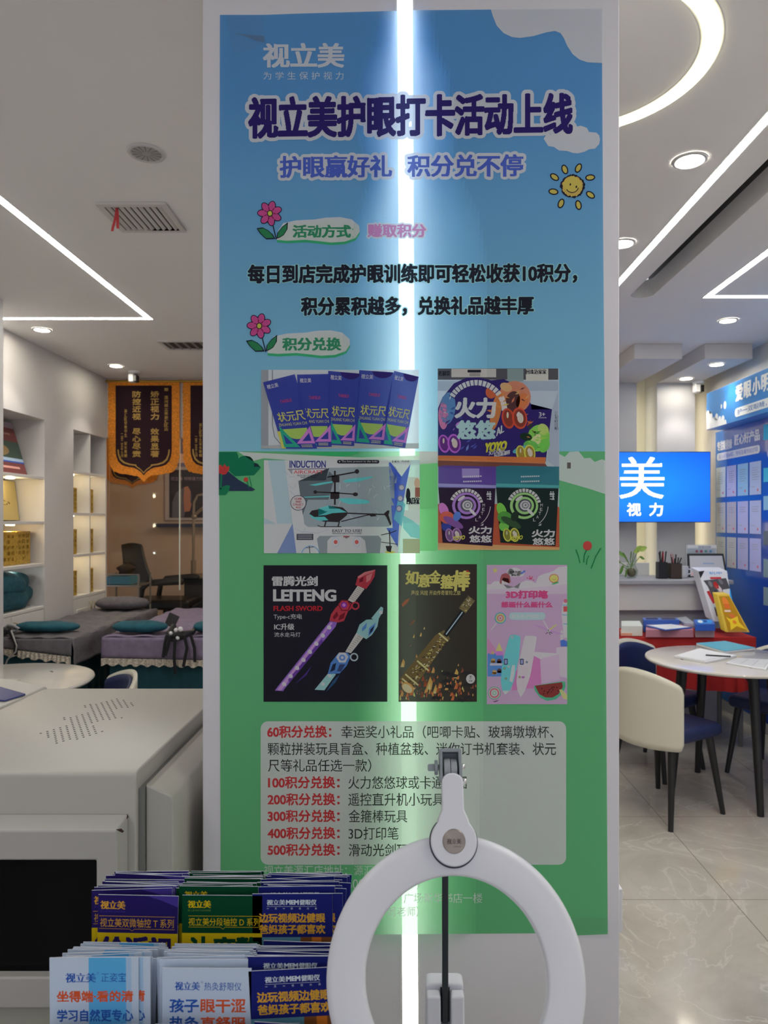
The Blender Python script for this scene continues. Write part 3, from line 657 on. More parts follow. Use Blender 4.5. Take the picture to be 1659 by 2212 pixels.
for x0, x1, c1, c2, ga in ((175, 640, P(66, 48, 108), P(34, 24, 40), P(120, 90, 170)), (640, 1148, P(36, 84, 94), P(24, 34, 32), P(110, 150, 90))):
    w = x1-x0; s.poly([(x0, 850), (x0+40, 840), (x1, 850), (x1, 1025), (x0, 1020)], c1, 4.2); s.poly([(x0, 1020), (x1-5, 1026), (x1-30, 1490), (x0+35, 1462)], c2, 4.4)
    s.poly([(x0, 985), (x1, 1000), (x1, 1022), (x0, 1012)], P(110, 110, 160) if x0 < 600 else P(60, 120, 120), 4.5)
    if x0 < 600: s.rect(x0+190, 865, x0+330, 940, P(110, 100, 140), 4.4)
    for r in range(2):
        for c in range(9): s.rect(x0+200+c*17, 925+r*40-c*.5, x0+212+c*17, 936+r*40-c*.5, P(170, 170, 190), 4.6)
    cx, cy = x0+225, 1165; s.ring(cx, cy, 112, 138, P(150, 170, 165), 4.8, -160, -12, 30)
    for i in range(12):
        a = math.radians(-160+i*12.5); s.line([(cx+110*math.cos(a), cy+110*math.sin(a)), (cx+140*math.cos(a), cy+140*math.sin(a))], 6, c2, 5)
    for r, c in ((112, ga), (92, c2), (74, ga), (54, P(60, 60, 70)), (40, P(150, 150, 150)), (30, P(90, 92, 96)), (18, P(160, 160, 160)), (9, P(80, 80, 86))): s.ell(cx+(112-r)*.12, cy-(112-r)*.05, r*1.02, r*.96, c, 4.8+(112-r)*.012)
    s.ell(cx-40, cy-60, 34, 12, P(190, 200, 190), 5.6, -.6); s.ell(cx+50, cy+50, 40, 12, P(160, 180, 150), 5.6, .8)
    for i, ch in enumerate('METAL'):
        a = math.radians(-2+i*14); x, y = cx+140*math.cos(a), cy+140*math.sin(a); s.text(ch, (x-9, y-12, x+11, y+12), P(190, 190, 190), 5, .02, 20)
    s.ring(cx, cy-10, 192, 197, P(190, 190, 190), 5, 5, 52, 20); s.poly([(cx+112, cy+160), (cx+140, cy+142), (cx+136, cy+160)], P(190, 190, 190), 5)
    s.text('合金', (x1-78, 1046, x1-38, 1120), SIL, 5, .03, 24)
    for dx, dy, rx, ry, ro, c in ((44, 1200, 36, 62, -.4, P(150, 90, 150) if x0 < 600 else P(90, 150, 60)), (70, 1260, 60, 50, .2, P(150, 70, 56) if x0 < 600 else P(60, 110, 50)), (120, 1300, 90, 30, .5, P(90, 60, 110) if x0 < 600 else P(40, 60, 40)), (64, 1330, 40, 40, 0, P(40, 50, 110) if x0 < 600 else P(84, 140, 60)), (150, 1250, 30, 40, .4, P(60, 90, 150) if x0 < 600 else P(30, 40, 34))): s.ell(x0+dx, dy, rx, ry, c, 5.2+dx*.003, ro)
    yoyo(x0+130, 1400, 54, P(80, 60, 90) if x0 < 600 else P(90, 90, 40), P(120, 90, 130) if x0 < 600 else P(150, 150, 60), 5.4)
    s.text('火力', (x1-222, 1330+(x0 > 600)*26, x1-36, 1392+(x0 > 600)*26), P(176, 150, 150), 6.2, .05, 40); s.text('悠悠', (x1-216, 1400+(x0 > 600)*22, x1-36, 1462+(x0 > 600)*20), P(160, 156, 160), 6.2, .045, 40)
    s.text('YOYO', (x0+112, 1412, x0+212, 1446), P(178, 176, 50), 6.6, .05, 26, slant=.15, rise=-.1)
pbuild(s, 'spinning_toy_picture')
# 3: helicopter toy box
s = Print(460, 780, 3.607); LG = P(150, 156, 166)
s.rect(397, 772, 1612, 1497, P(126, 138, 158), 2); s.poly([(397, 772), (430, 772), (500, 1270), (397, 1220)], P(158, 158, 156), 2.2); s.poly([(430, 772), (560, 772), (610, 1270), (500, 1270)], P(124, 140, 168), 2.3); s.poly([(397, 1270), (620, 1265), (560, 1497), (397, 1497)], P(150, 154, 166), 2.4); s.poly([(500, 1497), (620, 1265), (660, 1497)], P(84, 98, 132), 2.5)
s.poly([(558, 772), (1360, 772), (1440, 1497), (650, 1497)], LG, 3); s.poly([(1360, 772), (1540, 772), (1470, 1290), (1440, 1497), (1420, 1497), (1410, 1150)], P(156, 164, 174), 3.1)
s.rect(1520, 905, 1612, 1160, P(158, 156, 140), 2.6); s.ell(1590, 950, 22, 40, P(150, 120, 100), 2.8); s.rect(1575, 985, 1612, 1060, P(110, 62, 52), 2.8); s.ell(1520, 1040, 18, 50, BLACK, 2.8); s.text('回璟返家', (1508, 1060, 1610, 1118), BLACK, 3.4, .03, 24)
s.rect(1480, 1160, 1612, 1260, P(160, 160, 150), 2.6); s.poly([(1480, 1200), (1560, 1245), (1612, 1290), (1612, 1385), (1540, 1370), (1480, 1300)], P(90, 160, 168), 2.8); s.rect(1480, 1385, 1612, 1497, P(120, 120, 92), 2.5)
s.text('INDUCTION', (596, 775, 880, 832), P(44, 50, 100), 3.6, .03, 40); s.line([(585, 843), (888, 838)], 5, P(60, 50, 70), 3.6); s.text('AIRCRAFT', (628, 850, 858, 878), P(150, 56, 60), 3.6, .03, 30)
for i in range(4):
    s.line([(592+i*6, 852+i*8), (618, 852+i*8)], 4, P(60, 50, 70), 3.6); s.line([(866, 848+i*8), (886-i*6, 848+i*8)], 4, P(60, 50, 70), 3.6)
s.text('INDUCTION TECHNOLOGY', (656, 884, 824, 897), BLACK, 3.6, .02, 20); s.text('LEADS THE TREND', (682, 899, 804, 912), BLACK, 3.6, .02, 20)
s.rrect(968, 770, 1296, 798, 13, BLACK, 3.6); s.text('The best present to the kids!', (1000, 774, 1282, 793), P(190, 190, 190), 3.9, .01, 22); s.ell(987, 783, 5, 5, P(190, 190, 190), 3.9)
s.text('14+', (1398, 774, 1452, 792), BLACK, 3.7, .02, 20); s.text('PLANE', (1472, 774, 1530, 788), BLACK, 3.7)
PNL = P(106, 116, 120); s.poly([(905, 832), (1420, 820), (1438, 850), (1400, 1255), (1370, 1290), (740, 1292), (712, 1270), (665, 935), (880, 930)], PNL, 3.5)
s.poly([(665, 935), (880, 930), (905, 860), (950, 900), (900, 1080), (740, 1080), (700, 1200)], P(72, 80, 84), 3.7)
for i in range(16):
    x = 980+random.random()*420; y = 860+random.random()*400; s.line([(x, y), (x+random.uniform(-50, 50), y+random.uniform(10, 50))], random.uniform(2, 5), P(136, 146, 150), 3.8)
HB1 = P(70, 150, 190); HK = P(40, 36, 38)
s.line([(950, 855), (950, 1120)], 14, HK, 4.2); s.rect(925, 895, 985, 945, HK, 4.3); s.rect(915, 1020, 985, 1075, HK, 4.3)
s.line([(890, 905), (1000, 885), (1125, 862)], 11, HK, 4.3); s.ell(1122, 860, 17, 18, HK, 4.5); s.line([(800, 1020), (950, 1026), (1110, 1038)], 9, HK, 4.3); s.ell(1110, 1038, 20, 15, HK, 4.5); s.ell(797, 1020, 14, 14, HK, 4.5)
s.poly([(1012, 930), (1060, 918), (1245, 898), (1240, 910), (1140, 938), (1030, 948)], HB1, 4.4); s.poly([(745, 965), (860, 945), (935, 935), (930, 948), (800, 972)], HB1, 4.4)
s.poly([(975, 1070), (1060, 1068), (1200, 1082), (1225, 1098), (1200, 1112), (1060, 1115), (1010, 1100)], HB1, 4.4); s.poly([(705, 1058), (910, 1048), (910, 1058), (715, 1064)], HB1, 4.4)
s.poly([(770, 1165), (850, 1150), (930, 1130), (1010, 1140), (1048, 1175), (1045, 1200), (980, 1255), (860, 1250), (770, 1215), (750, 1190)], HK, 4.4)
s.poly([(822, 1148), (900, 1125), (905, 1150), (985, 1150), (1045, 1178), (930, 1185), (880, 1200), (820, 1205), (890, 1175)], HB1, 4.7); s.poly([(750, 1190), (790, 1215), (870, 1212), (900, 1240), (830, 1245), (770, 1222)], HB1, 4.7)
s.line([(1040, 1185), (1220, 1192), (1340, 1195)], 10, HK, 4.5); s.line([(1000, 1250), (1180, 1205), (1250, 1192)], 7, HK, 4.5); s.poly([(1330, 1190), (1360, 1163), (1376, 1165), (1368, 1200), (1390, 1270), (1382, 1284), (1350, 1215)], HK, 4.6); s.poly([(1210, 1190), (1250, 1186), (1278, 1208), (1230, 1212)], HK, 4.6)
s.line([(880, 1250), (870, 1288)], 10, HK, 4.5); s.line([(985, 1250), (975, 1290)], 10, HK, 4.5); s.line([(815, 1280), (840, 1290), (1000, 1290)], 6, HK, 4.5)
s.ell(665, 1105, 62, 60, P(60, 60, 70), 4); s.ell(665, 1105, 57, 55, LG, 4.2)
for i, tx in enumerate(('COME', 'AND', 'COLLECT', 'ALL!')): w = (28, 22, 40, 20)[i]; s.text(tx, (665-w, 1065+i*22, 665+w, 1082+i*22), P(130, 48, 52), 4.4, .04, 22)
s.text('EASY TO USE!', (930, 1310, 1160, 1334), P(60, 60, 66), 3.8, .03, 30); s.text('INFRARED INDUCTION PLANES', (930, 1337, 1158, 1348), BLACK, 3.8)
s.rect(652, 1346, 782, 1394, P(50, 52, 58), 3.8)
for i in range(3): s.rect(662, 1354+i*13, 772, 1359+i*13, P(120, 122, 130), 4)
s.poly([(810, 1385), (830, 1362), (1290, 1360), (1312, 1385), (1300, 1497), (830, 1497)], P(96, 104, 108), 3.8); s.poly([(892, 1400), (920, 1370), (1010, 1362), (1040, 1385), (1070, 1362), (1150, 1370), (1185, 1400), (1198, 1497), (890, 1497)], P(170, 176, 186), 4.2)
for x in (956, 1120): s.ell(x, 1410, 28, 40, P(130, 136, 146), 4.4); s.ell(x, 1410, 23, 33, P(176, 180, 188), 4.6); s.ell(x, 1410, 15, 16, P(170, 60, 56), 4.8)
s.text('APC', (1014, 1360, 1064, 1374), P(150, 56, 60), 4.6, .03, 20); s.ring(760, 1510, 66, 72, P(60, 110, 150), 4, 190, 350, 20); s.line([(750, 1440), (756, 1497)], 5, HK, 4.2); s.line([(725, 1455), (785, 1448)], 4, HK, 4.2)
for y in (985, 1070, 1150): s.ell(1470-(y-985)*.12, y, 26, 27, P(80, 90, 120), 4); s.ell(1470-(y-985)*.12, y, 17, 18, P(150, 156, 176), 4.2)
s.poly([(1370, 790), (1385, 790), (1420, 1100), (1410, 1230), (1470, 900), (1540, 800), (1500, 1000), (1450, 1290), (1440, 1450), (1350, 1300), (1400, 1300)], P(52, 74, 150), 3.5); s.poly([(1450, 1040), (1500, 1120), (1470, 1290), (1410, 1230)], P(78, 140, 190), 3.7)
s.line([(1310, 1355), (1380, 1340), (1430, 1320)], 6, HK, 4.4); s.line([(1375, 1320), (1380, 1440)], 8, HK, 4.4); s.line([(1310, 1410), (1440, 1428)], 5, HK, 4.4); s.poly([(1345, 1440), (1395, 1440), (1385, 1490), (1355, 1480)], HK, 4.5); s.ell(1380, 1488, 40, 10, P(170, 160, 60), 4.3)
for pts in ([(560, 860), (600, 900), (640, 900)], [(600, 1010), (640, 1050)], [(640, 1300), (700, 1340), (720, 1300)], [(690, 1330), (820, 1340), (900, 1310)], [(585, 960), (630, 1000), (640, 960)]): s.line(pts, 3, P(120, 128, 140), 3.4)
pbuild(s, 'helicopter_picture')
# 4: two light swords on black
s = Print(550, 1200, 3.318); s.rect(64, 70, 951, 1048, P(27, 26, 33), 2); LT = P(164, 168, 172)
s.text('雷腾光剑', (125, 146, 452, 220), LT, 3, .035, 44); s.text('LEITENG', (132, 242, 586, 330), LT, 3, .055, 50); s.text('FLASH SWORD', (136, 360, 486, 398), P(128, 28, 36), 3, .045, 34); s.text('Type-c充电', (136, 418, 340, 462), LT, 3, .01, 34); s.text('IC升级', (140, 486, 285, 534), LT, 3, .02, 34); s.text('流水走马灯', (140, 550, 328, 584), LT, 3, .01, 34)
PUR = P(104, 74, 140); s.poly([(145, 968), (165, 940), (540, 470), (592, 478), (580, 510), (215, 955), (205, 972)], PUR, 3); s.poly([(160, 962), (545, 480), (560, 482), (190, 968)], P(140, 110, 168), 3.2); s.poly([(240, 890), (480, 600), (490, 620), (250, 910)], P(74, 44, 110), 3.3)
for i in range(8): s.ell(212+46*i, 922-58*i, 14, 17, P(190, 176, 200), 3.6, -.9)
R1, R2, R3 = P(134, 44, 54), P(84, 24, 34), P(178, 90, 92)
s.poly([(536, 468), (548, 420), (580, 375), (640, 320), (690, 340), (696, 380), (670, 400), (640, 470), (600, 480)], R1, 4); s.poly([(560, 440), (590, 400), (600, 430), (570, 460)], R2, 4.3); s.poly([(610, 430), (650, 405), (640, 450), (600, 465)], R2, 4.3)
s.poly([(597, 350), (622, 318), (668, 320), (692, 355), (672, 398), (622, 396)], R2, 4.4); s.poly([(604, 350), (626, 324), (664, 326), (684, 355), (668, 390), (626, 389)], R1, 4.6); s.ell(640, 355, 22, 22, P(90, 40, 120), 4.9); s.ell(640, 355, 12, 12, P(150, 90, 140), 5)
s.ring(722, 360, 18, 30, R1, 4.4); s.poly([(668, 320), (740, 215), (788, 240), (712, 340)], P(170, 150, 140), 4)
for i in range(9): s.line([(682+i*8, 305-i*11), (722+i*8, 326-i*11)], 3, P(110, 84, 76), 4.3)
s.poly([(722, 212), (740, 150), (790, 118), (866, 100), (860, 150), (830, 200), (800, 240)], R1, 4.4); s.poly([(752, 170), (780, 150), (776, 185), (750, 195)], R2, 4.7); s.poly([(800, 145), (845, 125), (830, 175), (800, 195)], R3, 4.7); s.poly([(740, 150), (790, 118), (866, 100), (850, 118), (790, 140), (745, 165)], R3, 4.8)
CY, CY2, CY3 = P(110, 190, 205), P(60, 96, 150), P(160, 200, 214)
s.poly([(430, 962), (530, 840), (584, 850), (500, 966)], CY, 3.6); s.poly([(836, 450), (905, 366), (922, 375), (920, 400), (880, 470)], CY, 3.6)
for x, y in ((490, 920), (537, 862), (905, 408)): s.ell(x, y, 12, 14, P(190, 206, 210), 4, -.9)
s.poly([(524, 850), (545, 770), (600, 700), (662, 695), (690, 720), (660, 790), (610, 845)], CY2, 4); s.poly([(540, 836), (560, 780), (585, 770), (575, 820)], P(30, 34, 50), 4.3); s.poly([(590, 830), (610, 780), (650, 780), (620, 832)], P(40, 50, 80), 4.3)
s.poly([(584, 730), (606, 695), (650, 696), (672, 725), (650, 768), (606, 766)], CY3, 4.6); s.ell(628, 732, 22, 22, CY2, 4.9); s.ell(628, 732, 11, 11, CY3, 5); s.ring(713, 728, 20, 30, P(130, 140, 150), 4.4)
s.poly([(650, 690), (732, 550), (790, 575), (690, 700)], P(168, 150, 140), 4)
for i in range(9): s.line([(668+i*10, 668-i*13), (692+i*10, 680-i*13)], 3, P(110, 84, 76), 4.3)
s.poly([(730, 555), (752, 495), (800, 460), (890, 455), (880, 510), (840, 570), (800, 600)], CY, 4.4); s.poly([(770, 520), (805, 480), (800, 520), (770, 545)], CY2, 4.7); s.poly([(820, 520), (870, 480), (850, 545), (815, 580)], CY2, 4.7); s.poly([(830, 530), (860, 500), (845, 540), (822, 565)], P(30, 34, 50), 4.9)
s.poly([(510, 980), (560, 900), (610, 850), (580, 910)], P(34, 60, 90), 2.6); s.poly([(290, 920), (360, 850), (410, 790), (370, 860)], P(54, 36, 96), 2.6)
pbuild(s, 'sword_picture')
# 5: golden staff
s = Print(550, 1200, 3.318); s.rect(1032, 62, 1593, 1048, P(42, 36, 35), 2); GO = P(168, 140, 76); GO2 = P(96, 76, 44)
for ch, b in zip('如意金箍棒', ((1078, 105, 1170, 210), (1168, 130, 1256, 230), (1250, 105, 1330, 200), (1328, 135, 1420, 240), (1412, 105, 1540, 255))): s.text(ch, b, GO, 4, .035, 44, slant=.08)
s.text('声控 风控 开启传奇冒险之旅', (1122, 250, 1476, 284), P(160, 136, 84), 3.5, .01, 30); s.rrect(1512, 104, 1536, 152, 10, P(120, 36, 36), 3.5)
s.line([(1086, 922), (1180, 800), (1330, 600), (1380, 565)], [120, 112, 90, 76], P(82, 70, 44), 3); s.line([(1365, 575), (1500, 390)], 34, P(26, 28, 32), 3.2); s.line([(1372, 566), (1490, 405)], 8, P(120, 138, 150), 3.5); s.line([(1488, 395), (1555, 305)], 62, P(86, 78, 52), 3.4)
for i in range(150):
    t_ = random.random(); x = 1080+t_*280; y = 940-t_*345; w = 50-t_*16; o_ = random.uniform(-1, 1)*w*.85
    s.ell(x+o_*.78, y+o_*.62, random.uniform(4, 13), random.uniform(2, 5), random.choice((GO, P(190, 176, 130), GO2, P(46, 40, 36))), 3.6+random.random()*.5, random.uniform(-1, 1), 8)
for i in range(40):
    t_ = random.random(); o_ = random.uniform(-26, 26); s.ell(1488+t_*64+o_*.8, 392-t_*86+o_*.6, random.uniform(3, 8), random.uniform(2, 4), random.choice((GO, GO2, P(40, 40, 36), P(180, 176, 140))), 3.8+random.random()*.3, random.uniform(-1, 1), 8)
for x, y, r in ((1100, 920, 62), (1125, 890, 64), (1205, 790, 58), (1352, 585, 46)): s.line([(x-r*.70, y-r*.62), (x+r*.75, y+r*.62)], 12, P(170, 140, 84), 4.4); s.line([(x-r*.70, y-r*.62), (x+r*.75, y+r*.62)], 4, P(206, 190, 130), 4.6)
s.ell(1098, 948, 50, 34, P(150, 110, 60), 4.7, .7); s.ell(1094, 952, 40, 26, P(204, 170, 116), 4.9, .7)
for i in range(120):
    x = random.uniform(1040, 1585); y = 1040-abs(random.gauss(0, 120)); 
    if y < 420: continue
    h = random.uniform(4, 26); s.poly([(x-h*.25, y), (x, y-h), (x+h*.3, y-h*.2), (x+h*.1, y+h*.4)], random.choice((P(170, 110, 60), P(150, 74, 44), P(190, 150, 90), P(112, 60, 42))), 2.8)
for cx, cy, h in ((1440, 880, 70), (1250, 960, 90), (1290, 990, 60), (1060, 800, 60), (1190, 580, 30), (1140, 590, 26), (1215, 530, 20)): s.poly([(cx-h*.25, cy), (cx-h*.1, cy-h*.5), (cx+h*.1, cy-h), (cx+h*.12, cy-h*.5), (cx+h*.3, cy-h*.6), (cx+h*.2, cy)], P(180, 120, 64), 2.9); s.poly([(cx-h*.1, cy), (cx+h*.05, cy-h*.5), (cx+h*.12, cy)], P(206, 176, 110), 3)
for i in range(60):
    x = random.gauss(1300, 130); y = random.gauss(950, 50)
    if 1040 < x < 1580 and y < 1040: h = random.uniform(14, 50); s.poly([(x-h*.3, y), (x-h*.1, y-h*.5), (x+h*.05, y-h), (x+h*.12, y-h*.4), (x+h*.3, y-h*.5), (x+h*.22, y)], random.choice((P(150, 84, 50), P(176, 112, 64), P(120, 62, 40), P(96, 56, 42))), 2.85)
for i in range(14):
    x = random.uniform(1300, 1593); y = random.uniform(830, 1045); s.poly([(x-40, y+10), (x-10, y-14), (min(1590, x+40), y-4), (min(1590, x+20), y+14)], P(36, 34, 36), 3.1)
s.poly([(1055, 350), (1080, 320), (1112, 305), (1095, 340), (1060, 368)], P(120, 72, 50), 2.6); s.poly([(1110, 500), (1130, 470), (1152, 458), (1135, 490)], P(96, 66, 46), 2.6)
s.ell(1548, 884, 32, 34, P(176, 178, 184), 4); s.text('不', (1538, 862, 1558, 888), DK, 4.4, .02, 24); s.text('顶部', (1534, 892, 1562, 906), DK, 4.4)
pbuild(s, 'staff_picture')
# 6: drawing pens on pink
s = Print(1030, 1150, 5.267); s.rect(113, 370, 1028, 1955, P(178, 118, 152), 2)
def cloud(pts, mat, L): s.poly(pts, mat, L)
s.poly([(116, 590), (160, 592), (190, 560), (240, 552), (300, 590), (350, 640), (420, 620), (470, 640), (500, 570), (560, 546), (620, 550), (670, 580), (700, 500), (760, 472), (810, 460), (870, 440), (930, 395), (1028, 384), (1028, 610), (800, 660), (400, 672), (116, 680)], P(186, 156, 172), 2.3); s.poly([(116, 650), (500, 640), (1028, 590), (1028, 700), (116, 700)], P(182, 134, 160), 2.5)
s.ell(430, 455, 78, 55, P(190, 186, 190), 3); s.ell(380, 445, 40, 34, P(190, 186, 190), 3); s.ell(500, 470, 40, 34, P(190, 186, 190), 3); s.text('我要自己', (374, 436, 486, 466), DK, 3.5, .02, 26); s.text('做玩具', (392, 470, 474, 498), DK, 3.5, .02, 26)
s.line([(505, 470), (550, 436)], 20, P(60, 84, 150), 3.6)
s.ell(322, 545, 62, 48, P(200, 176, 168), 3); s.poly([(262, 580), (266, 520), (285, 478), (330, 462), (372, 484), (386, 560), (370, 580), (362, 525), (300, 515), (285, 545), (280, 590)], P(116, 62, 62), 3.3); s.ring(304, 545, 8, 11, DK, 3.5, 190, 350, 10); s.ring(345, 545, 8, 11, DK, 3.5, 190, 350, 10); s.ring(325, 555, 12, 15, P(150, 60, 70), 3.5, 20, 160, 12)
star = lambda x, y, r: [(x+(r if i % 2 == 0 else r*.5)*math.sin(PI*i/5), y-(r if i % 2 == 0 else r*.5)*math.cos(PI*i/5)) for i in range(10)]
s.poly(star(208, 432, 34), P(190, 168, 80), 3); s.ell(612, 524, 22, 14, P(170, 60, 90), 3)
for x, y in ((575, 520), (645, 542), (600, 500), (630, 505)): s.ell(x, y, 8, 8, P(170, 60, 90), 3)
for i in range(16): s.ell(878+48*math.cos(PI*i/8), 524+44*math.sin(PI*i/8), 9, 9, P(170, 84, 70), 3)
s.ell(878, 524, 46, 42, P(196, 160, 76), 3.3); s.ring(878, 522, 18, 22, P(130, 70, 50), 3.6, 20, 160, 12); s.poly([(850, 588), (880, 572), (935, 556), (925, 580), (890, 590), (860, 596)], P(66, 130, 84), 3)
RP = P(170, 46, 88); s.text('3D打印笔', (328, 658, 810, 755), RP, 3.5, .06, 50); s.text('想画什么画什么', (276, 786, 862, 858), RP, 3.5, .05, 50)
s.rrect(368, 910, 780, 996, 40, P(120, 164, 192), 3); s.text('激发孩子想象力', (386, 930, 764, 980), P(190, 206, 212), 3.5, .02, 34)
for r, c in ((66, P(60, 120, 130)), (52, P(190, 176, 90)), (38, P(176, 84, 84)), (24, P(190, 160, 180)), (12, P(176, 70, 110))): s.ell(268, 975, r, r, c, 3+(66-r)*.01)
s.line([(225, 1030), (163, 1110)], 12, P(190, 180, 186), 3)
for x, y, L0 in ((200, 1828, 3),):
    for r, c in ((72, P(60, 120, 90)), (64, P(190, 150, 160)), (54, P(170, 60, 80)), (40, P(140, 180, 200)), (24, P(90, 140, 120)), (14, P(190, 190, 190))): s.ell(x, y, r, r*1.02, c, L0+(72-r)*.01)
s.poly([(150, 1915), (180, 1925), (208, 1935), (265, 1905), (268, 1950), (150, 1950)], P(190, 120, 150), 3)
WR_ = P(186, 184, 192); s.poly([(985, 790), (1010, 758), (1028, 765), (1028, 1200), (990, 1200), (965, 950), (968, 830)], WR_, 2.8); s.ell(1010, 780, 22, 22, P(170, 70, 86), 3); s.rect(985, 842, 1028, 902, P(160, 52, 56), 3); s.line([(968, 828), (1028, 832)], 9, P(60, 120, 170), 3); s.line([(970, 938), (1028, 942)], 9, P(60, 120, 170), 3); s.line([(985, 1040), (1028, 1044)], 9, P(60, 120, 170), 3); s.poly([(950, 1230), (985, 1220), (1028, 1240), (1028, 1300), (955, 1298)], P(50, 84, 150), 3); s.poly([(952, 1130), (965, 1110), (985, 1140), (985, 1225), (950, 1230)], WR_, 2.9)
s.line([(655, 1050), (740, 1080), (810, 1112)], [8, 16, 10], P(140, 100, 160), 3); s.line([(820, 1120), (900, 1140), (985, 1158)], [10, 16, 8], P(140, 100, 160), 3); s.line([(830, 1105), (905, 1052)], 16, P(196, 160, 84), 3); s.line([(810, 1095), (755, 1000)], 14, P(200, 176, 190), 2.8); s.ell(818, 1118, 18, 18, P(196, 196, 190), 3.4); s.ell(814, 1116, 6, 7, DK, 3.6)
for x, y in ((785, 1155), (838, 1166), (860, 1148)): s.line([(818, 1128), (x, y)], 6, DK, 3.2)
s.poly([(905, 1310), (1028, 1300), (1028, 1660), (945, 1640), (905, 1380)], P(184, 140, 168), 2.6); s.poly([(660, 1360), (935, 1378), (940, 1400), (720, 1440), (640, 1400)], P(192, 150, 174), 2.7); s.poly([(640, 1400), (720, 1440), (735, 1760), (400, 1800), (420, 1600)], P(160, 90, 130), 2.7); s.poly([(720, 1440), (935, 1385), (945, 1680), (735, 1720)], P(180, 128, 160), 2.75); s.poly([(122, 1200), (215, 1330), (215, 1400), (122, 1390)], P(150, 100, 130), 2.5)
s.poly([(122, 1385), (300, 1392), (290, 1640), (122, 1640)], P(58, 100, 160), 2.9); s.poly([(215, 1350), (255, 1255), (295, 1350)], P(196, 160, 84), 3.2); s.rect(218, 1345, 295, 1400, P(180, 90, 150), 3.1); s.poly([(160, 1385), (180, 1340), (200, 1385)], P(190, 130, 80), 3.2)
for x, y, c in ((185, 1460, P(180, 120, 70)), (200, 1590, P(180, 120, 70)), (255, 1465, P(70, 50, 50)), (258, 1575, P(70, 50, 50))): s.ell(x, y, 26, 26, c, 3.2); s.rect(x-26, y, x+26, y+24, c, 3.2)
s.rect(150, 1490, 290, 1515, P(150, 140, 200), 3.3)
for x in range(130, 300, 34): s.rect(x, 1376, x+18, 1395, P(58, 100, 160), 3)
s.poly([(370, 1190), (385, 1168), (440, 1165), (490, 1180), (497, 1220), (480, 1420), (420, 1700), (375, 1800), (322, 1845), (290, 1800), (273, 1690), (285, 1520), (330, 1330)], P(74, 158, 184), 3.4); s.poly([(290, 1800), (375, 1800), (322, 1848)], P(184, 160, 176), 3.6)
s.poly([(545, 1190), (560, 1175), (640, 1178), (682, 1190), (660, 1340), (615, 1600), (550, 1800), (500, 1875), (462, 1800), (450, 1700), (470, 1520), (510, 1330)], P(192, 160, 174), 3.5); s.poly([(470, 1820), (545, 1810), (498, 1876)], P(196, 176, 184), 3.7)
for pts in ([(400, 1510), (435, 1510), (430, 1600), (405, 1710), (372, 1690), (385, 1610)], [(585, 1530), (615, 1530), (605, 1640), (575, 1730), (552, 1700), (570, 1600)]): s.poly(pts, P(196, 180, 190), 3.8)
for x in (330, 512): s.rrect(x-22, 1438, x+22, 1506, 10, P(40, 46, 70), 3.9); s.rrect(x-14, 1448, x+14, 1496, 6, P(110, 116, 150), 4.1)
for x, y, c in ((316, 1548, P(150, 160, 90)), (332, 1664, P(150, 160, 90)), (488, 1646, P(150, 160, 90)), (568, 1476, P(80, 110, 170))): s.poly(star(x, y, 17), DK, 4); s.poly(star(x, y, 12), c, 4.2)
for x, y, c in ((362, 1528, P(196, 196, 200)), (527, 1650, P(180, 90, 150)), (402, 1194, P(190, 190, 200))): s.ell(x-8, y-5, 10, 9, c, 4); s.ell(x+8, y-5, 10, 9, c, 4); s.poly([(x-17, y-2), (x+17, y-2), (x, y+18)], c, 4)
s.poly([(648, 1745), (700, 1735), (970, 1695), (1008, 1700), (1010, 1760), (970, 1840), (900, 1900), (800, 1918), (720, 1880), (660, 1800)], P(50, 130, 96), 3.2); s.poly([(662, 1745), (970, 1705), (978, 1760), (930, 1840), (860, 1880), (780, 1878), (710, 1840)], P(104, 42, 42), 3.6)
for i in range(14): s.ell(740+random.random()*190, 1760+random.random()*80, 5, 10, P(46, 26, 28), 3.9, .6)
s.poly([(935, 1790), (965, 1785), (1028, 1850), (1028, 1905), (980, 1890)], P(184, 150, 96), 4)
pbuild(s, 'pen_picture')
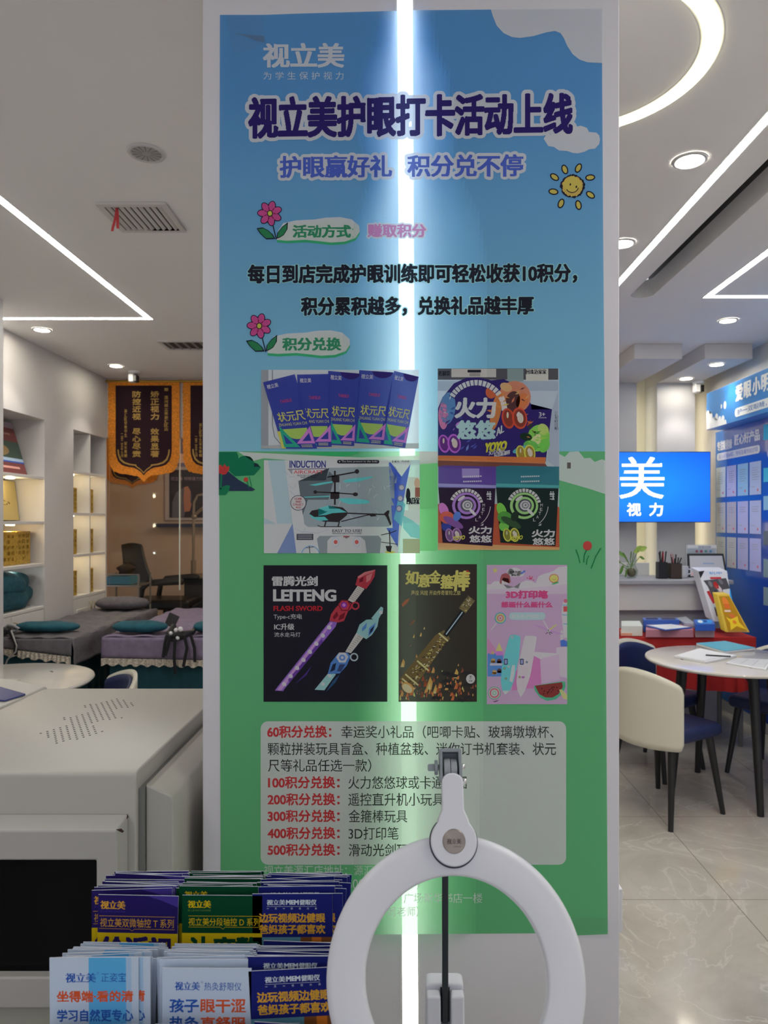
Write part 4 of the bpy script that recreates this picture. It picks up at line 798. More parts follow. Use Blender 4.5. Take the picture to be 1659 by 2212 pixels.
# ================================================================== LEFT SIDE OF THE ROOM
SHELF = M('shelf_white', (.74, .72, .68, 1), .45); GOLDB = M('gold_box_paper', (.50, .31, .04, 1), .5, noise=.35, nscale=60); HANDLE = M('door_handle_brass', (.6, .5, .32, 1), .3, 1)
def warm(t, x, y, z, e=.55, col=(1, .80, .48)):
    ld = bpy.data.lights.new('shelf_lamp', 'POINT'); ld.energy = e; ld.color = col; ld.shadow_soft_size = .02
    lo = bpy.data.objects.new('shelf_lamp', ld); COL.objects.link(lo); lo.parent = t; lo.location = Vector((x, y, z))-t.location
def shelving(y0, y1, ztop, zs, label, div=None):
    t = thing('built_in_shelf', label, 'shelf', (XL-.17, (y0+y1)/2, 0))
    xb, xf = XL-.338, XL-.002; e = .003
    for z in zs: build('shelf', MB().box(xb, xf, y0+e, y1-e, z-.022, z), SHELF, t, bevel=.002)
    if div: build('divider', MB().box(xb, xf-.004, div-.009, div+.009, zs[-1]+.001, ztop-.003), SHELF, t)
    ym = div or (y0+y1)/2; d0 = .02
    for a, b, hy in ((y0+e, ym-.002, ym-.03), (ym+.002, y1-e, ym+.03)):
        m = MB(); m.box(xf-.02, xf, a, b, d0, zs[-1]-.026)
        dr = build('door', m, SHELF, t, bevel=.003)
        w = b-a; p = MB(); p.box(xf, xf+.007, a+w*.16, b-w*.16, d0+.12, zs[-1]-.11); build('raised_panel', p, SHELF, dr, bevel=.005)
        build('handle', MB().tube([(xf+.001, hy, zs[-1]-.16), (xf+.022, hy, zs[-1]-.155), (xf+.022, hy, zs[-1]-.075), (xf+.001, hy, zs[-1]-.07)], .005, 8), HANDLE, dr, smooth=True)
    for i, z in enumerate(zs[:-1]):
        ys = [ (y0+y1)/2 ] if not div else [(y0+div)/2, (div+y1)/2]
        for y in ys:
            y += .16 if not div else 0
            build('shelf_light', MB().lathe([(0, -.008), (.028, -.008), (.03, -.001)], (XL-.1, y, z-.0225), 20), EM('shelf_led', (1, .92, .70, 1), 5.0), t)
            warm(t, XL-.1, y, z-.05, .6 if not div else .16, (1, .80, .48) if i < len(zs)-2 or div else (.9, .95, .9))
    return t
z1 = [1.849, 1.52, 1.212, .897]; z2 = [1.93, 1.59, 1.25, .91]
shelving(4.36, 5.24, 2.27, z1, 'white built-in shelf beside the white pier, with teal bedding on its lowest shelf')
shelving(5.70, 6.315, 2.26, z2, 'white built-in shelf in two columns beside the red pennants, gold boxes in its cells', 6.015)
def lean(name, label, cat, y0, y1, xb, zb, xt, zt, pr_fn, mat):
    """A board leaning on the back of a niche; local u runs along the wall, v down the board."""
    t = thing(name, label, cat, (xb, (y0+y1)/2, zb)); d = Vector((xt-xb, 0, zt-zb)); n = Vector((d.z, 0, -d.x)).normalized()
    m = MB(); m.prism([(xb, y0, zb), (xb, y1, zb), (xt, y1, zt), (xt, y0, zt)], tuple(-n*.012)); build('board', m, mat, t)
    s = Print(); pr_fn(s)
    s.build('printing', lambda u, v, L: Vector((xb, y0+(y1-y0)*u, zb))+d*(1-v)+n*(.0006+L*.0004), t)
    return t
C_ = lambda r, g, b, k=.40: printed(r, g, b, False, k)
lean('picture_board', 'maroon printed board with a landscape picture leaning in the top niche by the pier', 'picture', 4.42, 5.2, XL-.105, 1.857, XL-.22, 2.24,
     lambda s: (s.rect(0, .38, 1, .70, C_(60, 70, 62), 1), s.ell(.6, .56, .2, .12, C_(120, 100, 70), 2), s.rect(0, .70, 1, .78, C_(130, 146, 160), 1), s.rect(0, .76, 1, .79, C_(50, 70, 130), 2), s.rect(.1, .22, .9, .26, C_(120, 90, 80), 1), s.rect(.2, .86, .9, .90, C_(160, 120, 110), 1), s.rect(0, 0, 1, .12, C_(110, 100, 104), 1)), M('maroon_board', alb(88, 44, 42), .5))
lean('gold_plaque', 'gold plaque with black characters leaning in the second niche by the pier', 'plaque', 4.42, 5.2, XL-.165, 1.528, XL-.20, 1.812,
     lambda s: (s.text('中心', (.45, .48, .88, .62), C_(60, 48, 20), 1, .02, 24), s.text('北京', (.5, .72, .75, .80), C_(60, 48, 20), 1, .02, 20)), M('plaque_gold', (.55, .44, .18, 1), .35, .3))
INKB = C_(60, 40, 10)
def gold_box(y0, y1, x0, x1, z0, h, label, group, src=None):
    t = thing('gold_box', label, 'box', ((x0+x1)/2, (y0+y1)/2, z0), group)
    build('carton', MB().box(x0, x1, y0, y1, z0, z0+h), GOLDB, t, bevel=.003)
    s = Print()
    for i in range(3):
        for j in range(5):
            if random.random() < .8: s.text(random.choice('健明目眼贴护中草本'), (.12+i*.28, .08+j*.17, .32+i*.28, .20+j*.17), INKB, 1, .02, 16)
    s.build('lettering', lambda u, v, L: Vector((x1+.0006, y0+(y1-y0)*u, z0+h*(1-v))), t); return t
for i, (a, b) in enumerate(((4.40, 4.60), (4.605, 4.80), (4.805, 4.99), (4.995, 5.185))):
    gold_box(a, b, XL-.28, XL-.075, z1[2]+.001, .235, ('gold box of the row in the third niche, nearest the pier', 'gold box of the row in the third niche, second from the pier', 'gold box of the row in the third niche, third from the pier', 'gold box at the far end of the row in the third niche')[i], 'gold boxes in a row')
for r in range(3):
    for c in range(2):
        y = (5.725, 6.032)[c]; z = (z2[1], z2[2], z2[3])[r]+.001
        gold_box(y, y+.125, XL-.25, XL-.04, z, .205, 'gold box in the %s cell of the %s column of the divided shelf' % (('upper', 'middle', 'lowest')[r], ('near', 'far')[c]), 'gold boxes in shelf cells')
lean('small_frame', 'small dark blue picture leaning in the top far cell of the divided shelf', 'picture', 6.04, 6.22, XL-.10, z2[0]+.007, XL-.18, 2.15, lambda s: s.rect(.1, .3, .9, .6, C_(100, 96, 90), 1), M('blue_board', alb(50, 60, 80), .5))
lean('small_frame', 'small brown picture leaning in the top near cell of the divided shelf', 'picture', 5.72, 5.80, XL-.06, z2[0]+.007, XL-.14, 2.12, lambda s: s.rect(.1, .3, .9, .6, C_(120, 96, 80), 1), M('brown_board', alb(100, 74, 60), .5))
TEAL = M('teal_fabric', (.008, .085, .115, 1), .85, noise=.25, nscale=18, bump=.4); TEAL2 = M('teal_skirt', (.006, .055, .075, 1), .9, noise=.2, nscale=14)
t = thing('folded_bedding', 'heap of folded teal bedding on the lowest open shelf by the pier', 'bedding', (XL-.16, 4.8, z1[3]))
def puff(v):
    k = 1+.05*math.sin(v.y*19+v.z*24)+.04*math.sin(v.x*40); bx = lambda q, r, e=.62: math.copysign((abs(q)/r)**e*r, q)
    return Vector((max(-.155, min(.15, bx(v.x, .16)*k)), max(-.40, min(.405, bx(v.y, .40)*k)), max(-.085, bx(v.z, .1, .8)*k)))
build('lower_fold', MB().ell((XL-.165, 4.81, z1[3]+.087), .16, .40, .10, 40, 20, f=puff), TEAL, t, smooth=True)
build('upper_fold', MB().ell((XL-.16, 4.79, z1[3]+.175), .155, .36, .10, 40, 20, f=puff), TEAL, t, smooth=True)
# red pennants
FR = M('orange_fringe', (.72, .24, .015, 1), .8, noise=.3, nscale=90); VEL = M('maroon_velvet', (.022, .004, .010, 1), .95); GOLD = M('gold_thread', (.42, .25, .05, 1), .5, .2); RODG = M('gold_rod', (.5, .33, .08, 1), .3, 1)
def pennant(x0, y, z0, w, h, label, cols, rot=False):
    t = thing('pennant', label, 'pennant', (x0+w/2, y, z0), 'award pennants')
    P3 = lambda u, v, L: Vector((x0+w*u, y-.004-L*.002, z0-h*v))
    def shape(m):
        k = (.10-m)*.62
        side = [(1-m, .68), (1-m-.008, .74+k*.5), (1-m-.035, .795+k*.8), (1-m-.085, .83+k), (1-m-.16, .848+k), (1-m-.25, .856+k), (.60, .872+k), (.545, .898+k)]
        return [(m, m*.5), (1-m, m*.5)]+side+[(.5, .932+k)]+[(1-p[0], p[1]) for p in reversed(side)]
    def wavy(pts):
        out = []
        for i, p in enumerate(pts):
            q = pts[(i+1) % len(pts)]; n = max(1, int(math.hypot((q[0]-p[0])*w, (q[1]-p[1])*h)/.012))
            for k in range(n): out.append((p[0]+(q[0]-p[0])*k/n+(random.uniform(-.006, .006) if p[1] > .05 else 0), p[1]+(q[1]-p[1])*k/n+(random.uniform(-.004, .004) if p[1] > .05 else 0)))
        return out
    def sheet(pts, L, d): m = MB(); m.prism([P3(u, v, L) for u, v in pts], (0, d, 0)); return m
    build('fringe', sheet(wavy(shape(-.01)), 0, .003), FR, t); b = build('velvet_field', sheet(shape(.10), 1.5, .002), VEL, t)
    s = Print(); a = shape(.125); c = shape(.145)
    s.raw(a+c, [(i, (i+1) % len(a), len(a)+(i+1) % len(a), len(a)+i) for i in range(2, len(a)-1)], GOLD, 2.2)
    for tx, xa, xb, ya, yb in cols:
        n = len(tx); p = (yb-ya)/n
        for i, ch in enumerate(tx):
            if ch != ' ': s.text(ch, (xa, ya+p*(i+.06), xb, ya+p*(i+.94)), GOLD, 2.4, .05 if xb-xa > .07 else .02, 26)
    s.build('lettering', P3, t)
    build('rod', MB().tube([(x0-w*.015, y-.004, z0-.006), (x0+w*1.015, y-.004, z0-.006)], .011, 12), RODG, t, smooth=True)
    for xx in (x0-w*.02, x0+w*1.02): build('finial', MB().ell((xx, y-.004, z0-.006), .018, .014, .014, 12, 8), RODG, t, smooth=True)
pennant(-2.622, 6.32, 2.775, .625, .905, 'maroon pennant with orange fringe and two columns of gold characters, under the left ceiling', [('矫正视力 效果显著', .60, .72, .10, .76), ('防控近视 尽心尽责', .34, .46, .10, .76), ('赠 漯河视立美源汇区店', .795, .85, .07, .50), ('源汇区受教学生 家长敬赠', .225, .265, .28, .76), ('二零二五年九月', .175, .21, .52, .76)])
pennant(-1.955, 6.32, 2.775, .625, .90, 'maroon pennant with orange fringe, cut off by the left edge of the column', [('源汇区学生家长敬赠', .225, .265, .42, .76), ('二零二五年九月', .165, .20, .55, .76)])
pennant(-3.80, 9.085, 2.72, .66, .78, 'maroon pennant on the wall behind the glass, mostly hidden', [])
# treatment beds
GREYB = M('grey_blanket', (.13, .12, .13, 1), .95, noise=.15, nscale=30); PURB = M('mauve_blanket', (.20, .16, .24, 1), .95, noise=.12, nscale=30); LACE = M('cream_lace', (.52, .46, .38, 1), .9, noise=.5, nscale=120)
def bed(x0, x1, y0, y1, zt, blanket, label, slant, hang0):
    t = thing('treatment_bed', label, 'bed', ((x0+x1)/2, (y0+y1)/2, 0))
    def skirt(u, v):
        # closed loop around the bed, pleated
        per = 2*(x1-x0)+2*(y1-y0); d = u*per; a, b = x1-x0-.04, y1-y0-.04; xx, yy = x0+.02, y0+.02
        if d < x1-x0: p, n = (xx+d/(x1-x0)*a, yy), (0, -1)
        elif d < x1-x0+y1-y0: p, n = (xx+a, yy+(d-(x1-x0))/(y1-y0)*b), (1, 0)
        elif d < 2*(x1-x0)+y1-y0: p, n = (xx+a-(d-(x1-x0)-(y1-y0))/(x1-x0)*a, yy+b), (0, 1)
        else: p, n = (xx, yy+b-(d-2*(x1-x0)-(y1-y0))/(y1-y0)*b), (-1, 0)
        w = .012*math.sin(d*62)*v
        return (p[0]+n[0]*w, p[1]+n[1]*w, (zt-.10)*(1-v)+.012*v)
    build('skirt', MB().grid(skirt, 300, 5), TEAL2, t, smooth=True)
    build('mattress', MB().box(x0+.02, x1-.02, y0+.02, y1-.02, zt-.13, zt-.012), TEAL2, t, bevel=.03, seg=3)
    drop = lambda x: zt-(hang0+slant*(x-x0)/(x1-x0))
    m = MB()
    def cover(u, v):
        # cross-section over the bed, with hanging sides; v runs along the bed
        y = y0-.012+(y1-y0+.024)*v; k = .006*math.sin(v*40+u*3)+.004*math.sin(u*37+v*9)
        W_ = x1-x0+.03; hang = .16; per = W_+2*hang; d = u*per
        if d < hang: x, z = x0-.015, zt-.0-(hang-d)
        elif d > per-hang: x, z = x1+.015+.02*(d-per+hang)/hang, zt-(d-(per-hang))
        else: x, z = x0-.015+(d-hang), zt+.004
        return (x+k, y, z+(k if hang < d < per-hang else 0))
    m.grid(cover, 60, 40)
    m.grid(lambda u, v: (x0-.015+(x1-x0+.03)*u+.004*math.sin(u*40), y0-.013-.010*math.sin(PI*v*.5), zt+.004-(zt-drop(x0+(x1-x0)*u))*v), 40, 6)
    build('blanket', m, blanket, t, smooth=True, weld=False, solid=.006)
    def lace(u, v):
        x = x0-.015+(x1-x0+.03)*u; q = .5+.5*math.cos(u*(x1-x0)*90)
        return (x, y0-.026-.004*math.sin(u*120), drop(x)-(.012+.05*v*(.72+.28*q))+.012)
    build('lace_trim', MB().grid(lace, 160, 3), LACE, t, solid=.003)
    return t
ZB = .78
bed(-2.585, -2.09, 4.45, 5.98, ZB, GREYB, 'treatment bed with a dark grey blanket beside the divided shelf', .06, .045)
bed(-1.89, -1.15, 4.50, 5.95, ZB, PURB, 'treatment bed with a mauve blanket and lace trim, next to the column', .015, .125)
def bolster(name, label, cx, y, z, w, r, mat):
    t = thing(name, label, 'pillow', (cx, y, z))
    build('cushion', MB().ell((cx, y, z+r*.86), w/2, r*1.9, r, 36, 16, f=lambda v: Vector((math.copysign(min(abs(v.x), w/2)**.7*(w/2)**.3, v.x), v.y*(1+.05*math.sin(v.x*60)), max(-r*.85, v.z*(1+.05*math.sin(v.x*43)))))), mat, t, smooth=True)
    return t
bolster('pillow', 'long flat teal pillow on the grey blanket', -2.34, 4.66, ZB+.016, .43, .036, TEAL)
bolster('pillow', 'teal pillow lying left of the black massager on the mauve blanket', -1.72, 4.64, ZB+.016, .36, .04, TEAL)
bolster('pillow', 'teal pillow right of the black massager, cut off by the column', -1.26, 4.64, ZB+.016, .22, .04, TEAL)
o = bolster('rolled_blanket', 'grey rolled blanket at the far end of the grey bed', -2.32, 5.86, ZB+.016, .44, .055, GREYB); o['category'] = 'blanket'
BLK = M('black_plastic', (.012, .012, .014, 1), .4); BLKF = M('black_fabric', (.010, .010, .012, 1), .9); WHP = M('white_plastic', (.74, .74, .76, 1), .35); GRP = M('grey_plastic', (.30, .31, .32, 1), .4)
t = thing('neck_massager', 'black strap massager with white balls lying at the edge of the mauve bed', 'massager', (-1.43, 4.25, ZB+.01))
T3 = lambda px, py, Y: W(px, py, Y+.235)
m = MB(); m.prism([T3(354, 1350, 4.42), T3(365, 1324, 4.50), T3(387, 1334, 4.48), T3(376, 1356, 4.40)], (.0, .02, .004)); build('pad', m, BLKF, t, bevel=.004)
build('harness', MB().tube([T3(376, 1352, 4.36), T3(366, 1368, 4.30), T3(372, 1376, 4.25), T3(396, 1372, 4.24), T3(416, 1366, 4.30), T3(420, 1360, 4.36)], [.018, .022, .03, .026, .018, .014], 10), BLK, t, smooth=True)
for px, py, r in ((380, 1361, .013), (390, 1359, .016), (369, 1368, .012), (384, 1378, .013)): build('massage_ball', MB().ell(T3(px, py, 4.225), r, r*.8, r, 14, 10), WHP, t, smooth=True)
for pts in ([(360, 1372), (356, 1392), (352, 1420)], [(378, 1382), (376, 1420), (379, 1455)], [(398, 1372), (404, 1400), (396, 1440)], [(412, 1372), (420, 1400), (421, 1430)], [(367, 1374), (362, 1400), (357, 1416)]): build('strap', MB().tube([T3(a, b, 4.195) for a, b in pts], .010, 8), BLKF, t, smooth=True)
t = thing('massage_device', 'black massage device with grey handle and cable on the grey bed', 'massager', (-2.44, 4.25, ZB+.02))
m = MB(); m.box(-2.58, -2.50, 4.47, 4.60, ZB+.02, ZB+.06); build('body', m, BLK, t, bevel=.012)
build('handle', MB().tube([T3(12, 1356, 4.3), T3(18, 1350, 4.3), T3(30, 1352, 4.3), T3(40, 1358, 4.3), T3(34, 1363, 4.3), T3(20, 1362, 4.3)], .010, 8), GRP, t, smooth=True)
build('strap', MB().tube([T3(22, 1366, 4.22), T3(34, 1390, 4.165), T3(33, 1415, 4.16)], .012, 8), BLKF, t, smooth=True)
build('cable', MB().tube([T3(24, 1362, 4.2), T3(36, 1395, 4.15), T3(34, 1408, 4.15), T3(16, 1425, 4.15), T3(9, 1445, 4.15)], .005, 6), M('cable_grey', (.35, .34, .33, 1), .5), t, smooth=True)
# treatment room behind the glass
LEA = M('black_leather', (.012, .011, .012, 1), .38)
t = thing('treatment_chair', 'black leather reclining chair in the room behind the glass', 'chair', (-2.75, 8.0, 0))
Y0 = 7.95
m = MB(); m.grid(lambda u, v: W((266+6*v)+((308+24*v**1.3)-(266+6*v))*u, 1180+82*v-4*math.sin(PI*u)*(1-v), Y0+.10-.20*v+.04*math.cos(PI*u*2)*0), 10, 14); b = build('backrest', m, LEA, t, smooth=True, solid=.09)
build('seat', MB().box(-2.98, -2.30, 7.62, 8.15, .56, .67), LEA, t, bevel=.04, seg=3)
build('footrest', MB().prism([(-2.30, 7.66, .60), (-2.10, 7.66, .70), (-2.07, 7.66, .64), (-2.27, 7.66, .53)], (0, .42, 0)), LEA, t, bevel=.02)
for yy in (7.56, 8.14): build('armrest', MB().tube([(-2.82, yy, .58), (-2.78, yy, .80), (-2.72, yy, .86), (-2.40, yy, .88), (-2.34, yy, .87)], [.03, .03, .035, .04, .03], 10), LEA, t, smooth=True)
build('recline_lever', MB().tube([(-2.90, 7.55, .52), (-2.80, 7.53, .44), (-2.55, 7.53, .43)], .03, 10), M('grey_lever', (.09, .085, .08, 1), .5), t, smooth=True)
build('base', MB().lathe([(.28, 0), (.28, .03), (.08, .06), (.07, .56)], (-2.6, 7.9, 0), 28), BLK, t, smooth=True)
t = thing('trolley', 'small metal trolley with a blue tray beside the black recliner', 'trolley', (-3.0, 7.3, 0)); MET = M('trolley_steel', (.35, .33, .30, 1), .35, .8)
for z in (.30, .66, .86): build('shelf', MB().box(-3.04, -2.66, 7.15, 7.5, z, z+.015), MET, t, bevel=.003)
for x in (-3.03, -2.67):
    for y in (7.16, 7.49): build('post', MB().tube([(x, y, 0), (x, y, .98)], .010, 8), MET, t)
build('rail', MB().tube([(-3.03, 7.16, .98), (-2.67, 7.16, .98)], .008, 8), MET, t)
tt = thing('tray', 'blue tray on the metal trolley', 'tray', (-2.88, 7.3, .876)); m = MB(); m.box(-3.01, -2.76, 7.17, 7.45, .876, .96); build('tray_body', m, M('tray_blue', (.05, .22, .32, 1), .5), tt, bevel=.01)
tt = thing('tool_bag', 'dark bag standing on the blue tray', 'bag', (-2.9, 7.3, .961)); build('bag_body', MB().ell((-2.86, 7.33, 1.02), .09, .08, .065, 20, 12, f=lambda v: Vector((v.x*(1+.2*math.sin(v.z*90)), v.y, max(-.058, v.z)))), M('bag_brown', (.035, .02, .016, 1), .8), tt, smooth=True)
t = thing('portrait_poster', 'dark framed poster with a head in profile on the wall behind the glass', 'poster', (-2.5, 9.08, 1.9))
Yp = 9.07; PP = lambda u, v, L: W(u, v, Yp-L*.004)
m = MB(); m.prism([W(356, 935, Yp+.004), W(470, 935, Yp+.004), W(470, 1124, Yp+.004), W(356, 1124, Yp+.004)], (0, .02, 0)); build('frame', m, M('poster_frame', (.55, .46, .42, 1), .4), t, bevel=.004)
s = Print(); s.rect(366, 1015, 464, 1118, C_(32, 30, 36, .3), 1); s.rect(366, 940, 464, 1008, C_(70, 66, 84, .3), 1); s.rect(384, 980, 464, 1000, C_(140, 116, 104, .3), 2); s.text('视立美 特眼健力仪', (369, 1030, 440, 1038), C_(104, 90, 96, .3), 2)
s.poly([(398, 1052), (406, 1050), (412, 1060), (414, 1075), (412, 1086), (408, 1098), (400, 1106), (398, 1116), (372, 1118), (372, 1085), (380, 1064)], C_(62, 62, 70, .3), 2); s.poly([(398, 1052), (406, 1050), (412, 1062), (411, 1082), (414, 1090), (410, 1104), (398, 1106), (396, 1076)], C_(110, 74, 60, .3), 3)
s.build('printing', PP, t)
t = thing('wall_ledge', 'narrow dark blue ledge under the poster behind the glass', 'shelf', (-2.4, 9.0, 1.4)); a, b = W(336, 1131, 9.02), W(470, 1139, 9.02); build('ledge_board', MB().box(a.x, b.x, 8.98, 9.1, b.z, a.z), M('ledge_blue', (.03, .035, .08, 1), .4), t)
t = thing('gooseneck_lamp', 'slim gooseneck lamp on a dark cabinet behind the glass', 'lamp', (-2.2, 7.6, .75)); LP = M('lamp_beige_metal', (.30, .24, .18, 1), .4, .5)
Yl = 8.5; build('pole', MB().tube([W(418, 1238, Yl), W(418, 1108, Yl), W(419, 1085, Yl), W(427, 1070, Yl), W(440, 1068, Yl)], .016, 10), LP, t, smooth=True); build('joint', MB().ell(W(419, 1116, Yl), .035, .03, .035, 14, 10), LP, t, smooth=True); build('side_arm', MB().tube([W(419, 1114, Yl), W(445, 1092, Yl)], .02, 8), LP, t, smooth=True); build('base_sleeve', MB().tube([W(418, 1243, Yl), W(418, 1210, Yl)], .030, 12), LP, t, smooth=True)
a = W(398, 1244, Yl-.2); t = thing('dark_cabinet', 'dark cabinet behind the glass carrying the gooseneck lamp', 'cabinet', (a.x+.3, 8.5, 0)); build('carcass', MB().box(a.x, a.x+.7, 8.3, 8.8, .0, a.z-.03), M('cabinet_dark', (.03, .028, .028, 1), .5), t); build('top', MB().box(a.x-.02, a.x+.72, 8.28, 8.82, a.z-.03, W(418, 1243, Yl).z), M('cabinet_top', (.22, .17, .13, 1), .5), t)
C_ = lambda r, g, b, k=.60: printed(r, g, b, False, k)
# ================================================================== RIGHT SIDE OF THE ROOM
CREAM = M('chair_shell_cream', (.66, .63, .52, 1), .35); NAVYF = M('chair_navy_leather', (.012, .022, .085, 1), .5); LEGB = M('leg_black', (.012, .012, .013, 1), .4); PIPE = M('chair_piping', (.16, .15, .12, 1), .6)
def dining_chair(label, x, y, rz, group='white shell chairs'):
    """Origin on the floor under the seat; the chair looks along +x."""
    t = thing('dining_chair', label, 'chair', (0, 0, 0), group); R0 = .36
    m = MB(); m.box(-.165, .215, -.205, .205, .40, .475); build('seat', m, NAVYF, t, world=False, bevel=.032, seg=4)
    A = .70
    def arc_(r, u, z): a = PI-A+2*A*u; return (.36-.225+r*math.cos(a), r*math.sin(a), z)
    top = lambda u: .765-.065*abs(2*u-1)**2; bot = lambda u: .385-.01*math.sin(PI*u)
    def rnd(u, v): # rounded corner outline
        e = abs(2*u-1); k = max(0, (e-.90)/.10); c = .035*(1-math.sqrt(max(0, 1-k*k)))
        lo, hi = bot(u)+c, top(u)-c; return lo+(hi-lo)*v
    build('backrest_shell', MB().grid(lambda u, v: arc_(R0, u, rnd(u, v)), 48, 12), CREAM, t, world=False, smooth=True, solid=.018)
    build('backrest_pad', MB().grid(lambda u, v: arc_(R0-.022-.012*math.sin(PI*v), .03+.94*u, rnd(.03+.94*u, .05+.90*v)), 40, 10), NAVYF, t, world=False, smooth=True, solid=.014)
    edge = [arc_(R0-.002, u/60, rnd(u/60, 1)-.004) for u in range(61)]
    build('piping', MB().tube(edge, .0042, 6), PIPE, t, world=False, smooth=True)
    for sx, sy in ((1, 1), (1, -1), (-1, 1), (-1, -1)):
        build('leg', MB().tube([(sx*.145, sy*.165, .405), (sx*.205, sy*.205, 0)], [.021, .013], 12), LEGB, t, world=False, smooth=True)
    t.location = (x, y, 0); t.rotation_euler = (0, 0, rz); return t
def chair_at(label, bx, by, fx, fy):
    """Place by the middle of its backrest and the direction it faces."""
    l = math.hypot(fx, fy); fx, fy = fx/l, fy/l; return dining_chair(label, bx+fx*.225, by+fy*.225, math.atan2(fy, fx))
chair_at('cream shell chair turning its back to the camera at the right round table', 1.19, 3.635, .50, .30)
chair_at('navy padded chair behind the left edge of the round table on the right', 1.42, 4.56, .45, -.60)
chair_at('navy chair beyond the right table, partly cut off by the picture edge', 2.43, 4.37, -.50, -.36)
MARB = M('table_marble', (.66, .63, .57, 1), .12, noise=.05, nscale=4, coat=.3)
def round_table(label, x, y, r, a0):
    t = thing('round_table', label, 'table', (x, y, 0))
    build('tabletop', MB().lathe([(r-.05, .722), (r-.006, .732), (r, .741), (r-.003, .748), (r-.012, .75)], (x, y, 0), 72), [MARB], t, smooth=True)
    for k in range(4):
        a = a0+k*PI/2; c, s = math.cos(a), math.sin(a)
        build('leg', MB().tube([(x+c*r*.52, y+s*r*.52, .722), (x+c*r*.60, y+s*r*.60, .68), (x+c*r*.74, y+s*r*.74, 0)], [.05, .028, .017], 14), LEGB, t, smooth=True)
    return t
TX, TY, TR = 1.815, 3.97, .435
round_table('round white marble table with four black legs on the right', TX, TY, TR, -1.48)
PAP = M('paper_white', (.72, .73, .74, 1), .7); CYB = M('cyan_cover', (.10, .42, .55, 1), .5)
def flat(name, label, cat, corners, z, h, mat, group=None):
    """Flat lying thing: its corners as read on a table plane of height z."""
    zq = z+h if h > .03 else z; c = [Vector(((px-PX)/F*((HC-zq)*F/(py-PY)), (HC-zq)*F/(py-PY), z)) for px, py in corners]
    ce = sum(c, Vector())/len(c); t = thing(name, label, cat, ce, group)
    m = MB(); m.prism(c, (0, 0, h)); b = build('sheets' if h < .03 else 'carton', m, mat, t, bevel=min(.002, h*.3)); return t, c
tz = .7505
t, c = flat('book', 'light blue covered booklet on the round table, farthest of its papers', 'book', [(1504, 1394), (1566, 1389), (1632, 1404), (1566, 1412)], tz, .012, PAP)
m = MB(); m.prism([p+Vector((0, 0, .0125)) for p in c], (0, 0, .002)); build('cover', m, CYB, t)
flat('paper_stack', 'fanned stack of white papers in the middle of the round table', 'papers', [(1455, 1421), (1508, 1405), (1592, 1420), (1525, 1434)], tz, .012, PAP)
t, c = flat('paper_sheet', 'loose top sheet lying askew on the fanned stack of papers', 'papers', [(1462, 1417), (1512, 1401), (1580, 1415), (1520, 1428)], tz+.0125, .002, PAP)
t, c = flat('form_sheets', 'ruled form sheets at the near right edge of the round table', 'papers', [(1567, 1434), (1592, 1424), (1668, 1428), (1655, 1449)], tz, .008, PAP)
s = Print()
for i in range(7): s.rect(.06, .12+i*.12, .94, .14+i*.12, C_(110, 112, 116), 1)
for i in range(4): s.rect(.06+i*.29, .12, .07+i*.29, .86, C_(110, 112, 116), 1)
s.build('ruled_lines', lambda u, v, L: (c[1]*(1-u)+c[2]*u)*(1-v)+(c[0]*(1-u)+c[3]*u)*v+Vector((0, 0, .0086)), t)
t = thing('pen', 'dark pen lying between the booklet and the papers on the round table', 'pen', (1.75, 3.98, .765)); build('barrel', MB().tube([(1.70, 3.975, .7695), (1.82, 3.93, .7695)], .004, 8), BLK, t, smooth=True)
# second round table and chair, far left, behind the kiosk
t2 = round_table('round white table behind the white kiosk on the left', -1.965, 3.42, .44, .875)
chair_at('cream shell chair at the round table on the left, half hidden by the kiosk', -1.36, 3.58, -.75, -.50)
t = thing('photo_print', 'beige patterned sheet lying on the left round table', 'papers', (-2.0, 3.45, .7505)); build('sheets', MB().box(-2.15, -1.86, 3.15, 3.45, .7505, .7525), M('paper_beige', (.50, .46, .40, 1), .6, noise=.1), t)
# screen
t = thing('wall_screen', 'bright blue wall screen with white characters, right of the column', 'screen', (1.94, 5.8, 1.8))
Ys = 5.78; a, b = W(1215, 977, Ys), W(1534, 1127, Ys)
build('casing', MB().box(a.x-.006, b.x+.006, Ys+.003, Ys+.05, b.z-.006, a.z+.006), BLK, t, bevel=.003)
def screen_mat():
    m = bpy.data.materials.new('screen_blue'); m.use_nodes = True; nt = m.node_tree; b = nt.nodes['Principled BSDF']; b.inputs['Base Color'].default_value = (.01, .02, .05, 1); b.inputs['Roughness'].default_value = .25
    tc = nt.nodes.new('ShaderNodeTexCoord'); mp = nt.nodes.new('ShaderNodeMapping'); mp.inputs['Location'].default_value = (-.5, 0, -.5); g = nt.nodes.new('ShaderNodeTexGradient'); g.gradient_type = 'SPHERICAL'
    r = nt.nodes.new('ShaderNodeValToRGB'); r.color_ramp.elements[0].color = rgb(6, 88, 236); r.color_ramp.elements[1].color = rgb(20, 136, 255); r.color_ramp.elements[1].position = .75; r.color_ramp.elements[0].position = .25
    nt.links.new(tc.outputs['Generated'], mp.inputs[0]); nt.links.new(mp.outputs[0], g.inputs[0]); nt.links.new(g.outputs['Fac'], r.inputs[0]); nt.links.new(r.outputs[0], b.inputs['Emission Color']); b.inputs['Emission Strength'].default_value = .60
    return m
build('panel', MB().box(a.x, b.x, Ys, Ys+.003, b.z, a.z), screen_mat(), t)
WHT = M('screen_white', (1, 1, 1, 1), .5, emit=.55); s = Print()
